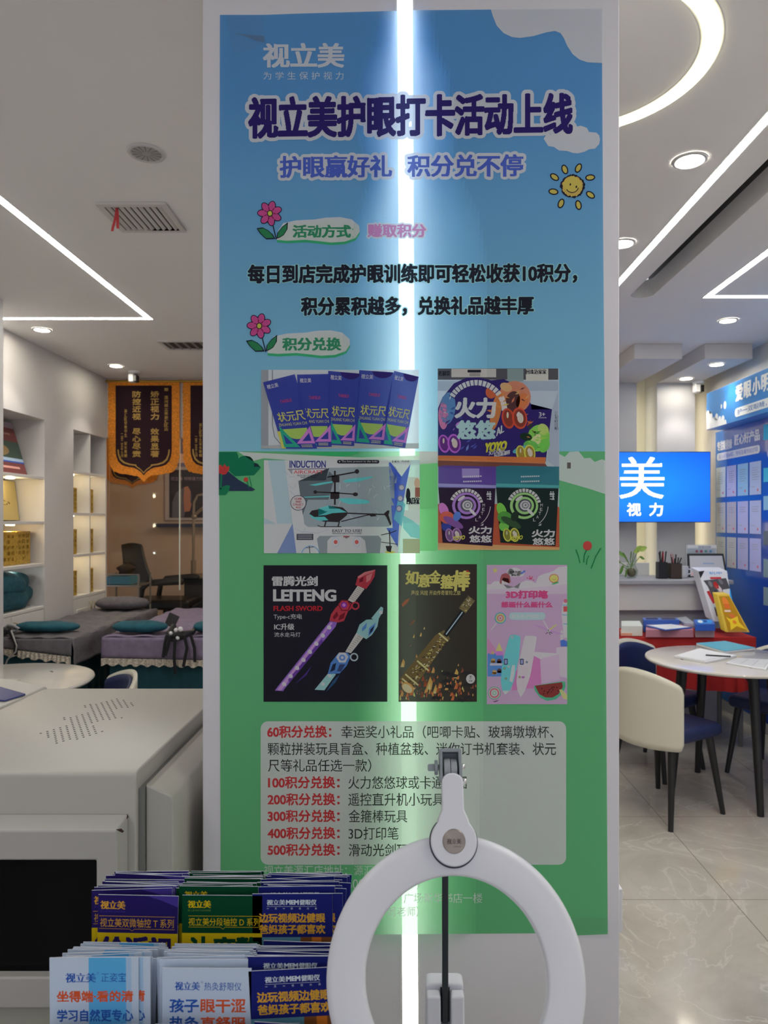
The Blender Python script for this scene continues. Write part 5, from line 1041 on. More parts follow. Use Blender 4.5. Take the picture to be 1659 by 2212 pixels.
s.text('美', (1338, 986, 1434, 1078), WHT, 1, .014, 70); s.text('视', (1354, 1086, 1385, 1115), WHT, 1, .03, 34); s.text('力', (1402, 1086, 1432, 1115), WHT, 1, .03, 34); s.text('视立', (1228, 986, 1328, 1078), WHT, 1, .055, 40); s.text('护', (1310, 1086, 1336, 1115), WHT, 1, .03, 30)
s.build('lettering', lambda px, py, L: W(px, py, Ys-.002), t)
build('bracket', MB().box(1.7, 1.95, Ys+.05, 5.999, 1.7, 1.9), BLK, t)
# reception desk in front of the pilasters
DSK = M('desk_white', (.62, .62, .60, 1), .35); DSG = M('desk_grey', (.33, .34, .36, 1), .5)
t = thing('reception_desk', 'pale grey counter behind the red table, under the blue screen', 'desk', (1.5, 5.4, 0))
zt = W(0, 1253, 5.25).z
build('worktop', MB().box(.55, 2.44, 5.22, 5.75, zt-.03, zt), DSG, t, bevel=.004)
build('front_panel', MB().box(.55, 2.42, 5.26, 5.30, .86, zt-.031), DSK, t)
build('kick_panel', MB().box(.55, 2.40, 5.33, 5.36, 0, .86), M('desk_kick', (.50, .51, .52, 1), .5), t); build('lower_rail', MB().box(.55, 2.41, 5.29, 5.33, .84, .868), DSG, t)  # grey strip makes the darker line below the front panel
build('back_panel', MB().box(.55, 1.985, 5.70, 5.74, zt+.0005, W(0, 1216, 5.7).z), DSK, t, bevel=.003)
build('end_panel', MB().box(2.37, 2.40, 5.36, 5.74, 0, zt-.031), DSK, t)
zt += .0006
def on_desk(px, Y): return Vector(((px-PX)/F*Y, Y, zt))
p = on_desk(1364, 5.45); t = thing('potted_plant', 'small green plant in a glass jar on the grey counter', 'plant', p)
build('glass_jar', MB().lathe([(.028, 0), (.045, .02), (.05, .06), (.032, .09), (.034, .11)], p, 24, caps=False), glassy('jar_glass', (.9, .95, .9, 1), .08), t, smooth=True)
build('roots', MB().ell(p+Vector((0, 0, .042)), .036, .036, .036, 14, 8), M('root_brown', (.10, .08, .03, 1), .8), t, smooth=True)
LF = [M('leaf_green', (.10, .22, .03, 1), .5), M('leaf_lime', (.25, .38, .05, 1), .5)]
for i, (dx, dy, dz, sz, a) in enumerate(((-.06, 0, .17, .05, 2.6), (-.085, .02, .12, .045, 3.0), (-.03, .02, .145, .045, 2.2), (.02, 0, .20, .055, .6), (.05, -.01, .215, .05, .3), (.07, .02, .16, .03, -.4), (-.07, -.02, .09, .05, 4.2), (-.045, -.03, .06, .04, 4.4), (.0, .03, .15, .04, 1.4))):
    q = p+Vector((dx, dy, dz)); st = MB().tube([p+Vector((0, 0, .08)), p+Vector((dx*.5, dy*.5, dz*.75)), q], .003, 6); ls = build('stem', st, LF[0], t)
    def leaf(u, v, q=q, sz=sz, a=a): 
        w = math.sin(PI*u)**.8*.5; x = (u-.1)*sz*1.5; y = (v-.5)*2*w*sz
        return (q.x+x*math.cos(a), q.y-abs(v-.5)*sz*.3+y*.5, q.z+x*math.sin(a)+y*.8)
    build('leaf', MB().grid(leaf, 8, 4), LF[1 if i in (3, 4) else 0], t, smooth=True)
for px, hw, mat, lab, cols in ((1429, .033, BLK, 'black cup crowded with pens on the grey counter, left one', 9), (1457, .041, M('pen_box_brown', (.05, .032, .025, 1), .6), 'square brown holder with pens on the grey counter, right one', 8)):
    p = on_desk(px, 5.40); t = thing('pen_holder', lab, 'pen holder', p)
    m = MB(); h = .125 if px < 1440 else .115
    for s_ in ((-hw, -hw+.004, -hw, hw), (hw-.004, hw, -hw, hw), (-hw+.004, hw-.004, -hw, -hw+.004), (-hw+.004, hw-.004, hw-.004, hw)): m.box(p.x+s_[0], p.x+s_[1], p.y+s_[2], p.y+s_[3], p.z, p.z+h)
    m.box(p.x-hw, p.x+hw, p.y-hw, p.y+hw, p.z, p.z+.005); build('cup', m, mat, t)
    for i in range(cols):
        ax, ay = random.uniform(-.5, .5)*hw, random.uniform(-.5, .5)*hw; tx, ty = random.uniform(-1, 1)*hw*1.1, random.uniform(-1, 1)*hw; L_ = h+random.uniform(.03, .085)
        o = build('pen', MB().tube([(p.x+ax, p.y+ay, p.z+.006), (p.x+tx, p.y+ty, p.z+L_)], .0052, 8), (BLK, BLK, M('pen_red', (.45, .02, .03, 1), .4), BLK, M('pen_grey', (.5, .5, .5, 1), .4))[i % 5 if px > 1440 else (i % 4)], None)
        tag(o, ('dark pen in the black cup' if px < 1440 else 'pen in the square brown holder')+' on the grey counter', 'pen', 'pens in the black cup' if px < 1440 else 'pens in the brown holder')
p = on_desk(1474, 5.46); t = thing('mug', 'white round mug beside the brown pen holder', 'mug', p); build('bowl', MB().lathe([(.03, 0), (.042, .02), (.045, .09), (.042, .09), (.038, .02), (0, .012)], p, 24), WHP, t, smooth=True); build('handle', MB().tube([p+Vector((.043, 0, .07)), p+Vector((.066, 0, .06)), p+Vector((.066, 0, .035)), p+Vector((.043, 0, .025))], .005, 8), WHP, t, smooth=True)
t = thing('framed_notice', 'black framed sheet standing on the grey counter behind the toy boxes', 'frame', W(1525, 1250, 5.5)); Yq = 5.5; fz = zt
c = [W(1487, 1250, Yq), W(1572, 1250, Yq), W(1563, 1197, Yq+.06), W(1485, 1197, Yq+.06)]; c[0].z = c[1].z = fz
m = MB(); m.prism(c, (0, .012, .004)); build('frame', m, BLK, t)
s = Print(); s.rect(.05, .07, .95, .95, C_(150, 152, 158), 1); s.rect(.40, .38, .70, .43, C_(110, 130, 160), 2); s.rect(.08, .78, .5, .92, C_(180, 140, 140), 2); s.build('sheet', lambda u, v, L: (c[3]*(1-u)+c[2]*u)*(1-v)+(c[0]*(1-u)+c[1]*u)*v+Vector((0, -.0006-L*.0006, 0)), t)
t = thing('leaflet_stand', 'clear stand with white leaflets behind the black framed sheet', 'stand', W(1515, 1250, 5.62)); a, b = W(1483, 1176, 5.62), W(1547, 1250, 5.62)
build('holder', MB().box(a.x, b.x, 5.60, 5.605, zt, a.z-.03).box(a.x, b.x, 5.64, 5.645, zt, a.z), glassy('acrylic', (.93, .96, .97, 1), .05), t)
m = MB(); m.box(a.x+.004, b.x-.004, 5.607, 5.637, zt+.004, a.z-.006); build('leaflet_block', m, PAP, t)
s = Print(); s.text('健康用眼', (1508, 1179, 1536, 1184), C_(90, 100, 130), 1, .02, 18)
for i, col in enumerate(((170, 90, 100), (170, 70, 90), (90, 140, 130), (90, 130, 170))): s.ell(1505+i*10, 1191, 3, 3, C_(*col), 1)
s.build('printing', lambda px, py, L: W(px, py, 5.6065), t)
# red covered table with boxes
CLO = M('red_cloth', (.45, .016, .013, 1), .8, bump=.15, nscale=30)
t = thing('folding_table', 'table under the red cloth in front of the grey counter', 'table', (1.45, 4.94, 0))
build('tabletop', MB().box(.55, 2.34, 4.74, 5.15, .715, .742), M('table_board', (.4, .4, .4, 1), .5), t)
for x in (.60, 2.28):
    for y in (4.78, 5.10): build('leg', MB().tube([(x, y, 0), (x, y, .715)], .016, 10), M('table_leg_grey', (.2, .2, .21, 1), .4, .5), t)
def cloth(u, v):
    s_ = u; per = [(.53, 5.14), (.53, 4.725), (2.36, 4.725), (2.36, 5.14)]
    seg = [0, .14, .86, 1.0]; i = max(k for k in range(3) if s_ >= seg[k]-1e-9); f = (s_-seg[i])/(seg[i+1]-seg[i]); x = per[i][0]*(1-f)+per[i+1][0]*f; y = per[i][1]*(1-f)+per[i+1][1]*f
    w = v*(.014*math.sin(s_*70)+.010*math.sin(s_*123+1))
    if i == 1: y -= abs(w)+.01*v
    else: x += (w if i == 2 else -w)
    return (x, y, .745-(.345+.02*math.sin(s_*9))*v)
o = build('tablecloth', MB().grid(lambda u, v: (.53+1.83*u, 4.725+.415*v, .745+.002*math.sin(u*50)*math.sin(v*9)), 40, 8).grid(cloth, 260, 10), CLO, smooth=True, weld=True); tag(o, 'bright red cloth hanging over the table in front of the grey counter', 'tablecloth')
zr = .7485
def rbox(label, corners, z, h, mat, cat='box', name='gift_box'): return flat(name, label, cat, corners, z, h, mat)
MAUV = M('mauve_box', alb(150, 100, 112, .58), .4); 
rbox('flat pinkish gift box at the left of the red table, front edge', [(1395, 1360), (1396, 1349), (1492, 1349), (1498, 1360)], zr, .052, MAUV)
rbox('pale pink gift box right of the middle on the red table, under the blue box', [(1502, 1360), (1500, 1351), (1540, 1351), (1543, 1360)], zr, .052, M('pale_pink_box', alb(170, 140, 140, .58), .4))
t, c = rbox('blue framed box lying open on the red table, with a white sheet', [(1342, 1352), (1342, 1341), (1382, 1341), (1388, 1352)], zr, .068, M('white_box', alb(170, 176, 170, .58), .4))
t, c = flat('clipboard', 'blue clipboard with white paper lying on the pinkish gift box', 'clipboard', [(1393, 1352.5), (1450, 1350), (1496, 1357), (1438, 1363)], zr+.0535, .006, M('blue_board2', alb(40, 76, 150, .58), .4))
ce = sum(c, Vector())/4; m = MB(); m.prism([ce+(p-ce)*.90+Vector((0, 0, .0065)) for p in c], (0, 0, .002)); build('paper', m, PAP, t)
t, c = flat('gift_box', 'wide blue box with a dark window on the red table, behind the clipboard', 'box', [(1390, 1339), (1388, 1334), (1462, 1334), (1468, 1339)], zr+.0, .085, M('blue_box', alb(44, 80, 150, .58), .35))
s = Print(); s.rect(.08, .15, .42, .85, C_(60, 62, 84), 1); s.rect(.52, .15, .92, .85, C_(70, 66, 80), 1); s.build('window', lambda u, v, L: (c[1]*(1-u)+c[2]*u)*(1-v)+(c[0]*(1-u)+c[3]*u)*v+Vector((0, 0, .0855)), t)
t, c = flat('gift_box', 'glossy blue gift box with a white ring on top of the pale pink one', 'box', [(1502, 1348), (1498, 1338), (1540, 1338), (1545, 1348)], zr+.0535, .045, M('deep_blue_box', alb(36, 76, 156, .58), .3))
s = Print(); s.rect(.12, .1, .9, .9, C_(60, 120, 176), 1); s.ell(.3, .5, .13, .3, C_(170, 176, 180), 2); s.ell(.55, .45, .10, .22, C_(40, 60, 120), 2); s.build('printing', lambda u, v, L: (c[1]*(1-u)+c[2]*u)*(1-v)+(c[0]*(1-u)+c[3]*u)*v+Vector((0, 0, .0455+L*.0004)), t)
t, c = flat('packet', 'crinkled silver and blue packet between the blue boxes on the red table', 'packet', [(1478, 1352), (1458, 1341), (1482, 1338), (1502, 1354)], zr+.0535, .022, M('packet_silver', alb(150, 156, 166, .58), .25, .3, bump=.5, nscale=40)); 
t, c = flat('snack_packet', 'orange and white packet at the near left corner of the red table', 'packet', [(1341, 1372.5), (1340, 1364), (1358, 1364), (1366, 1372.5)], zr+.001, .02, M('packet_orange', alb(176, 130, 110, .58), .4))
for o in [c for c in bpy.data.objects if c.name.startswith('snack_packet')]: o.location.z += .0; o.location.y -= .03; o.location.x -= .01
def upright(name, label, quad, Ys_, depth, mat, fn):
    """Tall toy box leaning back: quad = top left, top right, bottom right, bottom left as read, each with its distance."""
    q = [W(px, py, Y) for (px, py), Y in zip(quad, Ys_)]; t = thing(name, label, 'toy box', (q[2]+q[3])/2)
    m = MB(); m.prism(q, depth); build('carton', m, mat, t, bevel=.003); s = Print(); fn(s); n = (q[1]-q[0]).cross(q[3]-q[0]).normalized(); n = n if n.y < 0 else -n
    s.build('printing', lambda u, v, L: (q[0]*(1-u)+q[1]*u)*(1-v)+(q[3]*(1-u)+q[2]*u)*v+n*(.0008+L*.0006), t); return t
def robot(s):
    s.rect(.06, 0, 1, .10, C_(170, 172, 180), 1); s.text('机甲', (.35, .02, .8, .08), C_(70, 120, 170), 2, .04, 20); s.poly([(0, .02), (.22, 0), (.0, .16)], C_(36, 36, 40), 2)
    s.poly([(.08, .20), (.92, .15), (1, .36), (.72, .38), (.60, .62), (.66, .72), (.3, .66), (.18, .32)], C_(64, 64, 68), 1.5); s.rect(.35, .13, .75, .17, C_(150, 46, 56), 2)
    for x, y, a, b, col in ((.5, .30, .10, .07, (150, 40, 40)), (.58, .36, .12, .06, (170, 160, 160)), (.7, .22, .09, .05, (90, 90, 96)), (.3, .27, .08, .06, (100, 98, 104)), (.55, .50, .09, .08, (150, 156, 156)), (.42, .46, .07, .07, (36, 40, 50)), (.48, .58, .10, .05, (120, 116, 110))): s.ell(x, y, a, b, C_(*col), 3, .5, 8)
    s.poly([(.08, .42), (.2, .40), (.30, .64), (.2, .66)], C_(150, 44, 50), 2); s.poly([(.98, .36), (1, .36), (1, .62), (.9, .60)], C_(40, 130, 190), 2); s.rect(.2, .74, .55, .90, C_(70, 56, 52), 2); s.rect(.2, .72, .55, .75, C_(90, 110, 130), 2.5); s.poly([(.6, .80), (.95, .84), (.9, .98), (.55, .95)], C_(110, 90, 70), 2)
upright('robot_box', 'tall white and red robot toy box leaning on the grey counter', [(1508, 1233), (1570, 1233), (1590, 1343), (1541, 1343)], (5.14, 5.14, 4.93, 4.93), (-.012, .10, .02), M('robot_carton', alb(168, 170, 176, .58), .35), robot)
def star_(s):
    s.rect(.10, .05, .92, .95, C_(150, 110, 30), 1); s.ell(.45, .20, .20, .13, C_(186, 110, 50), 2, n=16); s.rect(.28, .26, .62, .38, C_(180, 90, 44), 2.2); s.rect(.2, .42, .55, .47, C_(190, 170, 160), 2); s.poly([(.35, .53), (.62, .52), (.78, .68), (.5, .70)], C_(176, 96, 50), 2)
    s.poly([(.18, .60), (.36, .66), (.52, .64), (.80, .58), (.74, .74), (.92, .94), (.55, .84), (.22, .95), (.3, .76)], C_(196, 166, 44), 2.5, ); s.ell(.52, .74, .09, .05, C_(186, 110, 40), 3); s.rect(.1, .955, .9, .985, C_(150, 110, 60), 2)
upright('yellow_toy_box', 'narrow yellow toy box with an orange figure, leaning in front of the robot box', [(1549, 1284), (1575, 1284), (1620, 1366), (1568, 1366)], (4.87, 4.87, 4.745, 4.745), (-.015, .045, .012), M('yellow_carton', alb(176, 150, 50, .58), .35), star_)
# wall boards on the right wall
t = thing('header_sign', 'blue header sign with white characters and clouds high on the right wall', 'sign', (XR-.075, 4.8, 2.4))
hz0, hz1, hx = 2.255, 2.55, XR-.15
build('board', MB().box(hx, XR-.001, 3.3, 5.97*hx/2.56, hz0, hz1), M('header_blue', alb(38, 104, 164, .58), .3), t, bevel=.003)
s = Print(); Yh = 5.97*hx/2.56; v = lambda q: hz0+(hz1-hz0)*q
WC = C_(190, 196, 196)
cl = [(.0005, hz0+.002)]
for x0_, r_, zz in ((.03, .034, .40), (.085, .030, .33), (.135, .026, .20), (.185, .028, .26), (.24, .026, .17), (.295, .026, .16), (.335, .018, .06)):
    cl += [(x0_+r_*math.cos(PI-PI*q/8), v(zz)+r_*1.1*math.sin(PI*q/8)) for q in range(9)]
cl = [(max(.0005, x), min(hz1, max(hz0+.002, z))) for x, z in cl]+[(.36, hz0+.002)]
s.poly(cl, WC, 1)
s.ell(.33, v(.50), .022, .03, WC, 1); s.ell(.27, v(.50), .012, .018, WC, 1)
W_ = C_(190, 196, 206)
for i, ch in enumerate('爱眼小明星'): s.text(ch, (.50+i*.125, v(.90), .615+i*.125, v(.47)), W_, 2, .05, 36)
s.rrect(.49, v(.10), 1.9, v(.32), .03, W_, 2); s.text('护一双眼睛，望未来的星', (.53, v(.28), 1.4, v(.14)), C_(60, 100, 150), 3, .01, 26)
s.build('printing', lambda u, vv, L: Vector((hx-.0006-L*.0006, Yh-u, vv)), t)
t = thing('wall_board', 'tall blue board with rows of certificates on the right wall', 'notice board', (XR-.006, 4.7, 1.2))
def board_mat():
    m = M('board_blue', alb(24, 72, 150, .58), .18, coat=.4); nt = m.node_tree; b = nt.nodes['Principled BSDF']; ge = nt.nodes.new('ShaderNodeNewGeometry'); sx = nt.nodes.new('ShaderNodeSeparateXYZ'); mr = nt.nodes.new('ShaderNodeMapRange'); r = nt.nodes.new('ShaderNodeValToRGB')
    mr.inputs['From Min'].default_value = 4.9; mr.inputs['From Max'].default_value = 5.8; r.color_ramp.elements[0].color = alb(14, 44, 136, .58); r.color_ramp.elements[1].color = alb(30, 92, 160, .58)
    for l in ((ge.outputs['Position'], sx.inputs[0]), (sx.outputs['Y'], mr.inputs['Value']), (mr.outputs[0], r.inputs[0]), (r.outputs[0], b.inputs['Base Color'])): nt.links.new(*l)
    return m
XB = XR-.012
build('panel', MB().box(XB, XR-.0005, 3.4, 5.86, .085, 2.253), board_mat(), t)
s = Print(); s.text('专注眼健康', (.035, 2.175, .30, 2.09), W_, 2, .05, 34); s.text('匠心好产品', (.335, 2.195, .73, 2.105), W_, 2, .05, 34); s.rrect(.03, 2.015, .73, 2.075, .025, W_, 1); s.text('深入研发64项，专利及著作权27项', (.06, 2.065, .70, 2.027), C_(110, 120, 170), 2, .01, 24)
TEALP = C_(70, 160, 190)
for z0, z1_, col in ((2.21, 2.10, TEALP), (1.80, 1.90, TEALP), (1.70, 1.60, C_(120, 160, 200)), (1.45, 1.35, C_(90, 100, 110)), (1.25, 1.12, C_(110, 130, 140)), (1.05, .92, C_(110, 130, 140))): s.rect(.78, z0, 1.5, z1_, col, 1)
s.ell(.90, 2.0, .07, .045, C_(140, 150, 190), 1)
s.build('lettering', lambda u, vv, L: Vector((XB-.0006-L*.0006, 5.86-u, vv)), t)
cw = [(5.842, 5.672), (5.652, 5.492), (5.470, 5.302), (5.280, 5.110)]; rz = [(1.715, 1.958), (1.428, 1.672), (1.154, 1.394)]
cc = [[(172, 180, 176), (164, 164, 186), (130, 166, 206), (150, 164, 214)], [(166, 166, 160), (160, 156, 164), (156, 158, 196), (152, 160, 206)], [(164, 166, 160), (162, 162, 162), (150, 150, 180), (148, 152, 190)]]
for r in range(3):
    for c_ in range(4):
        z0, z1_ = rz[r]; y1, y0 = cw[c_]; s = Print(); s.rect(y1, z1_, y0, z0, C_(*cc[r][c_]), 1); h = z1_-z0; w = y1-y0
        for k in range(6 if r == 0 else 3): s.rect(y1-w*.2, z1_-h*(.18+.07*k), y0+w*(.2+.1*(k % 2)), z1_-h*(.195+.07*k), C_(126, 130, 140), 2)
        s.ell(y0+w*.28, z0+h*.14, .010, .010, C_(176, 90, 110), 2); s.rect(y1-w*.15, z0+h*.24, y1-w*.45, z0+h*.255, C_(126, 130, 140), 2)
        s.build('certificate', lambda u, vv, L: Vector((XB-.002-L*.0006, u, vv)), t)
# ceiling cameras
def dome_camera(px, py, Y, z, label):
    p = W(px, py, Y); t = thing('security_camera', label, 'camera', (p.x, Y, z))
    build('mount', MB().lathe([(.045, -.022), (.05, -.012), (.05, -.0005)], (p.x, Y, z), 24), WHP, t, smooth=True)
    build('housing', MB().box(p.x-.042, p.x+.012, Y-.035, Y+.035, z-.095, z-.0222), WHP, t, bevel=.012, seg=3); build('lens_window', MB().box(p.x+.0, p.x+.034, Y-.040, Y+.03, z-.092, z-.034), BLK, t, bevel=.006); return t
dome_camera(1509, 825, 5.93, 2.69, 'small white ceiling camera with a dark lens, under the right dropped beam')
dome_camera(290, 822, 6.05, HT, 'small white ceiling camera with a dark lens, in front of the left pennant')
# ================================================================== FOREGROUND: kiosk, counter, leaflet rack, ring lamp
KW = M('kiosk_white', (.46, .445, .40, 1), .36, spec=.35); KG = M('kiosk_shadow_gap', (.20, .20, .19, 1), .5); KE = M('kiosk_bezel_white', (.47, .455, .43, 1), .4, spec=.35)
t = thing('self_service_kiosk', 'big white self-service machine with a black screen and a dotted speaker grille on top', 'kiosk', (-.73, 1.65, 0))
KX0, KX1, KY0, KY1, KZ = -.985, -.4895, 1.30, 1.985, 1.06
m = MB(); prof = [(KY0, 0), (KY0, KZ-.012), (KY0+.004, KZ-.004), (KY0+.014, KZ), (KY1-.05, KZ), (KY1-.012, KZ-.006), (KY1, KZ-.03), (KY1, 0)]
m.prism([(KX0, y, z) for y, z in prof], (KX1-KX0, 0, 0)); build('main_body', m, KW, t, bevel=.004, seg=3)
m = MB(); m.prism([(KX0-.002, KY0+.02, KZ-.10), (KX0-.002, KY0+.02, KZ), (KX0-.10, KY0+.02, KZ+.02), (KX0-.22, KY0+.02, KZ+.03), (KX0-.26, KY0+.02, KZ-.06), (KX0-.26, KY0+.02, 0), (KX0-.002, KY0+.02, 0)], (0, KY1-KY0-.03, 0)); sp = build('left_body', m, KW, t, bevel=.01, seg=3)
m = MB(); a = lambda x, q: (KX0-.02-x, KY0+.02+q*(KY1-KY0-.1), KZ+.0045+x*.20); m.prism([a(-.012, .93), a(.0, .80), a(.16, .70), a(.16, .99)], (0, 0, .004)); build('blue_decal', m, M('decal_blue', (.02, .03, .20, 1), .2, coat=.6), sp)
m = MB(); m.box(KX1+.0005, KX1+.010, KY0+.012, KY1-.03, 0, KZ-.035); build('shadow_gap', m, KG, t)
m = MB(); m.prism([(KX1+.010, KY0+.02, 0), (KX1+.010, KY0+.02, 1.030), (-.432, KY0+.02, 1.008), (-.427, KY0+.02, 1.0), (-.427, KY0+.02, 0)], (0, KY1-KY0-.04, 0)); build('side_pod', m, KW, t, bevel=.004, seg=3)
m = MB(); y0, y1 = 1.252, KY0-.0005; X0, X1 = KX0+.0, -.5035
sx1, sz0, sz1 = -.544, .711, .918
o4 = [(X0, .655), (X1, .655), (X1, .984), (X0, .984)]; i4 = [(X0+.02, sz0), (sx1, sz0), (sx1, sz1), (X0+.02, sz1)]
bz = MB(); vs = [(x, y0+.004, z) for x, z in o4]+[(x, y0+.004, z) for x, z in i4]+[(x, y1, z) for x, z in o4]+[(x, y1, z) for x, z in i4]; vs[2] = (X1-.004, y0+.004, .972); vs[3] = (X0, y0+.004, .972)
bz.add(vs, [f for k in range(4) for f in ((k, (k+1) % 4, (k+1) % 4+4, k+4), (8+k, 12+k, 12+(k+1) % 4, 8+(k+1) % 4), (k, 8+k, 8+(k+1) % 4, (k+1) % 4), (4+k, 4+(k+1) % 4, 12+(k+1) % 4, 12+k))])
build('screen_bezel', bz, KE, t, bevel=.004, seg=3)
build('screen', MB().box(X0+.0195, sx1+.0005, y0+.022, y1, sz0-.001, sz1+.001), M('kiosk_screen_glass', (.003, .003, .004, 1), .06, spec=.12), t)
for pts in ([(275, 1758), (278, 1765), (273, 1770)], [(250, 1792), (262, 1790), (268, 1796), (264, 1799)]):
    build('paint_chip', MB().prism([W(px, py, y0-.0002 if py > 1780 else KY0-.046) for px, py in pts], (0, .0004, 0)), M('chip_brown', (.06, .03, .02, 1), .9), t)
build('lower_ledge', MB().box(X0, X1+.006, KY0-.03, KY0-.0005, .55, .648), M('ledge_olive', (.40, .40, .34, 1), .4), t, bevel=.004)
# dotted speaker grille on the top
def inside(p, poly):
    r = False
    for i in range(len(poly)):
        (xa, ya), (xb, yb) = poly[i], poly[i-1]
        if (ya > p[1]) != (yb > p[1]) and p[0] < (xb-xa)*(p[1]-ya)/(yb-ya)+xa: r = not r
    return r
polys = [[(240, 383), (360, 458), (665, 383), (560, 332), (425, 342)], [(390, 293), (455, 335), (775, 296), (685, 250), (555, 258)], [(505, 213), (580, 256), (875, 220), (745, 166), (650, 193)], [(425, 345), (570, 337), (650, 296), (490, 310)], [(560, 262), (700, 256), (745, 218), (600, 240)]]
m = MB()
for i in range(70):
    for j in range(70):
        x = KX0+.02+.0150*i+(.0075 if j % 2 else 0); y = KY0+.02+.0135*j
        if x > KX1-.01 or y > KY1: continue
        px = PX+F*x/y; py = PY+F*(HC-KZ)/y
        q = ((px)*2.902, (py-1450)*2.902)
        if any(inside(q, p) for p in polys): m.lathe([(0, .0004), (.0024, .0004), (.0026, .0001)], (x, y, KZ), 8)
build('speaker_grille', m, M('grille_hole', (.02, .02, .02, 1), .8), t)
# counter carrying rack and lamp (its top lies below the frame)
t = thing('display_counter', 'white counter under the leaflet rack and the ring lamp, in front of the column', 'counter', (-.15, .83, 0)); CW = M('counter_white', (.6, .6, .59, 1), .4)
build('counter_top', MB().box(-.62, .42, .55, 1.10, .63, .66), CW, t, bevel=.004); build('counter_body', MB().box(-.60, .40, .58, 1.08, 0, .63), CW, t)
# clear stepped rack
ACR = glassy('acrylic_clear', (.93, .96, .97, 1), .05, .02)
ROWS = [(.885, .962, 1.058, .845), (.798, .873, 1.024, .812), (.712, .785, .968, .756)]     # front, back, top of the leaflets, pocket floor
COLX = [[(-.391, -.289), (-.2835, -.183), (-.1795, -.080)], [(-.392, -.291), (-.2765, -.176), (-.1725, -.071)], [(-.392, -.291), (-.2765, -.176), (-.1725, -.071)]]
t = thing('leaflet_rack', 'clear stepped leaflet rack with three pockets per row, in front of the column', 'rack', (-.23, .84, .66))
for r, (ya, yb, zt_, zb) in enumerate(ROWS):
    build('pocket_floor', MB().box(-.402, -.062, ya-.008, yb+.006, zb-.006, zb-.002), ACR, t); build('pocket_front', MB().box(-.402, -.062, ya-.010, ya-.007, zb-.006, zb+.135), ACR, t); build('pocket_back', MB().box(-.402, -.062, yb+.006, yb+.009, .662, zt_-.06), ACR, t)
    for x in (-.403, (COLX[r][0][1]+COLX[r][1][0])/2, (COLX[r][1][1]+COLX[r][2][0])/2, -.0625): build('divider', MB().box(x-.001, x+.001, ya-.0065, yb+.0055, zb-.0015, zb+.06), ACR, t)
build('foot', MB().box(-.402, -.062, .70, .975, .6605, .666), ACR, t)
def ink(r, g, b): return printed(r, g, b, False, .70)
DKV, VIO2, YL, GRD, NV = ink(38, 30, 88), ink(64, 52, 130), ink(196, 170, 24), ink(14, 62, 40), ink(30, 36, 104)
LGT, OR, BL, GD, WT, CYN = ink(176, 190, 208), ink(196, 84, 50), ink(44, 84, 160), ink(200, 150, 50), ink(190, 200, 215), ink(84, 160, 208)
EDGE = M('paper_edge', (.50, .53, .62, 1), .7)
def d_T(s):
    s.rect(0, 0, 100, 210, DKV, 0); s.poly([(60, 0), (100, 0), (100, 14), (80, 6)], VIO2, .5); s.rect(0, 47, 100, 210, YL, .5); s.text('视立美', (3, 7, 34, 18), GD, 1, .03, 30); s.text('爱上读书学习的好眼睛', (3, 19, 34, 22), VIO2, 1)
    s.rect(2, 26, 96, 26.5, GD, 1); s.text('视立美双微轴控 T 系列', (3, 29, 95, 40), GD, 1, .005, 34); s.line([(2, 42), (40, 42), (43, 44.5), (46, 42), (96, 42)], .5, GD, 1); s.text('给近视', (4, 51, 94, 84), DKV, 1, .05, 50)
def d_D(s):
    s.rect(0, 0, 100, 210, GRD, 0); s.rect(0, 47, 100, 210, YL, .5); s.text('视立美', (7, 6, 36, 16), YL, 1, .03, 30); s.text('爱上读书学习的好眼睛', (7, 17.5, 36, 20), ink(90, 120, 50), 1)
    s.rect(8, 25.5, 97, 26, YL, 1); s.text('视立美分段轴控 D 系列', (8, 28, 97, 38), YL, 1, .005, 34); s.line([(8, 39.5), (48, 39.5), (51, 42), (54, 39.5), (97, 39.5)], .5, YL, 1); s.text('让度数', (8, 51, 97, 82), GRD, 1, .05, 50)
def d_M(s):
    s.rect(0, 0, 100, 210, NV, 0); s.text('视立美', (18, 7, 41, 14), WT, 1, .02, 28); s.text('MEM', (42, 7.5, 58, 13.5), WT, 1, .06, 28); s.text('健眼仪', (59, 7, 80, 14), WT, 1, .02, 28); s.rect(18, 15.5, 80, 15.8, WT, 1)
    for i, ch in enumerate('一天一练视力美'): s.text(ch, (18+i*10, 17, 20.5+i*10, 19.5) if ch != '一' else (18+i*10, 18, 20.5+i*10, 18.5), WT, 1)
    s.text('边玩视频边健眼', (8, 24, 91, 36), GD, 1, .035, 36); s.text('爸妈孩子都喜欢', (8, 38, 91, 50), GD, 1, .035, 36)
    s.rect(0, 54, 100, 210, ink(90, 140, 160), .5); s.rect(60, 54, 100, 210, ink(120, 74, 40), .7); s.rect(74, 54, 86, 120, ink(190, 110, 40), .9); s.rect(20, 60, 55, 90, ink(140, 170, 180), .9); s.ell(50, 96, 22, 18, ink(40, 36, 44), 1)
def d_Z(s):
    s.rect(0, 0, 100, 210, LGT, 0); s.rect(44, 0, 86, 210, CYN, .5); s.rect(86, 0, 92, 210, ink(150, 180, 205), .5); s.text('视立美', (18, 17, 52, 28), BL, 1, .02, 30); s.ring(54.5, 17.5, .9, 1.2, BL, 1, n=12); s.text('正姿宝', (58, 17, 86, 27.5), BL, 1, .01, 30)
    s.text('坐得端·看的清', (8, 37, 94, 50), OR, 1, .035, 36); s.text('学习自然更专心', (8, 58, 94, 72), BL, 1, .03, 36)
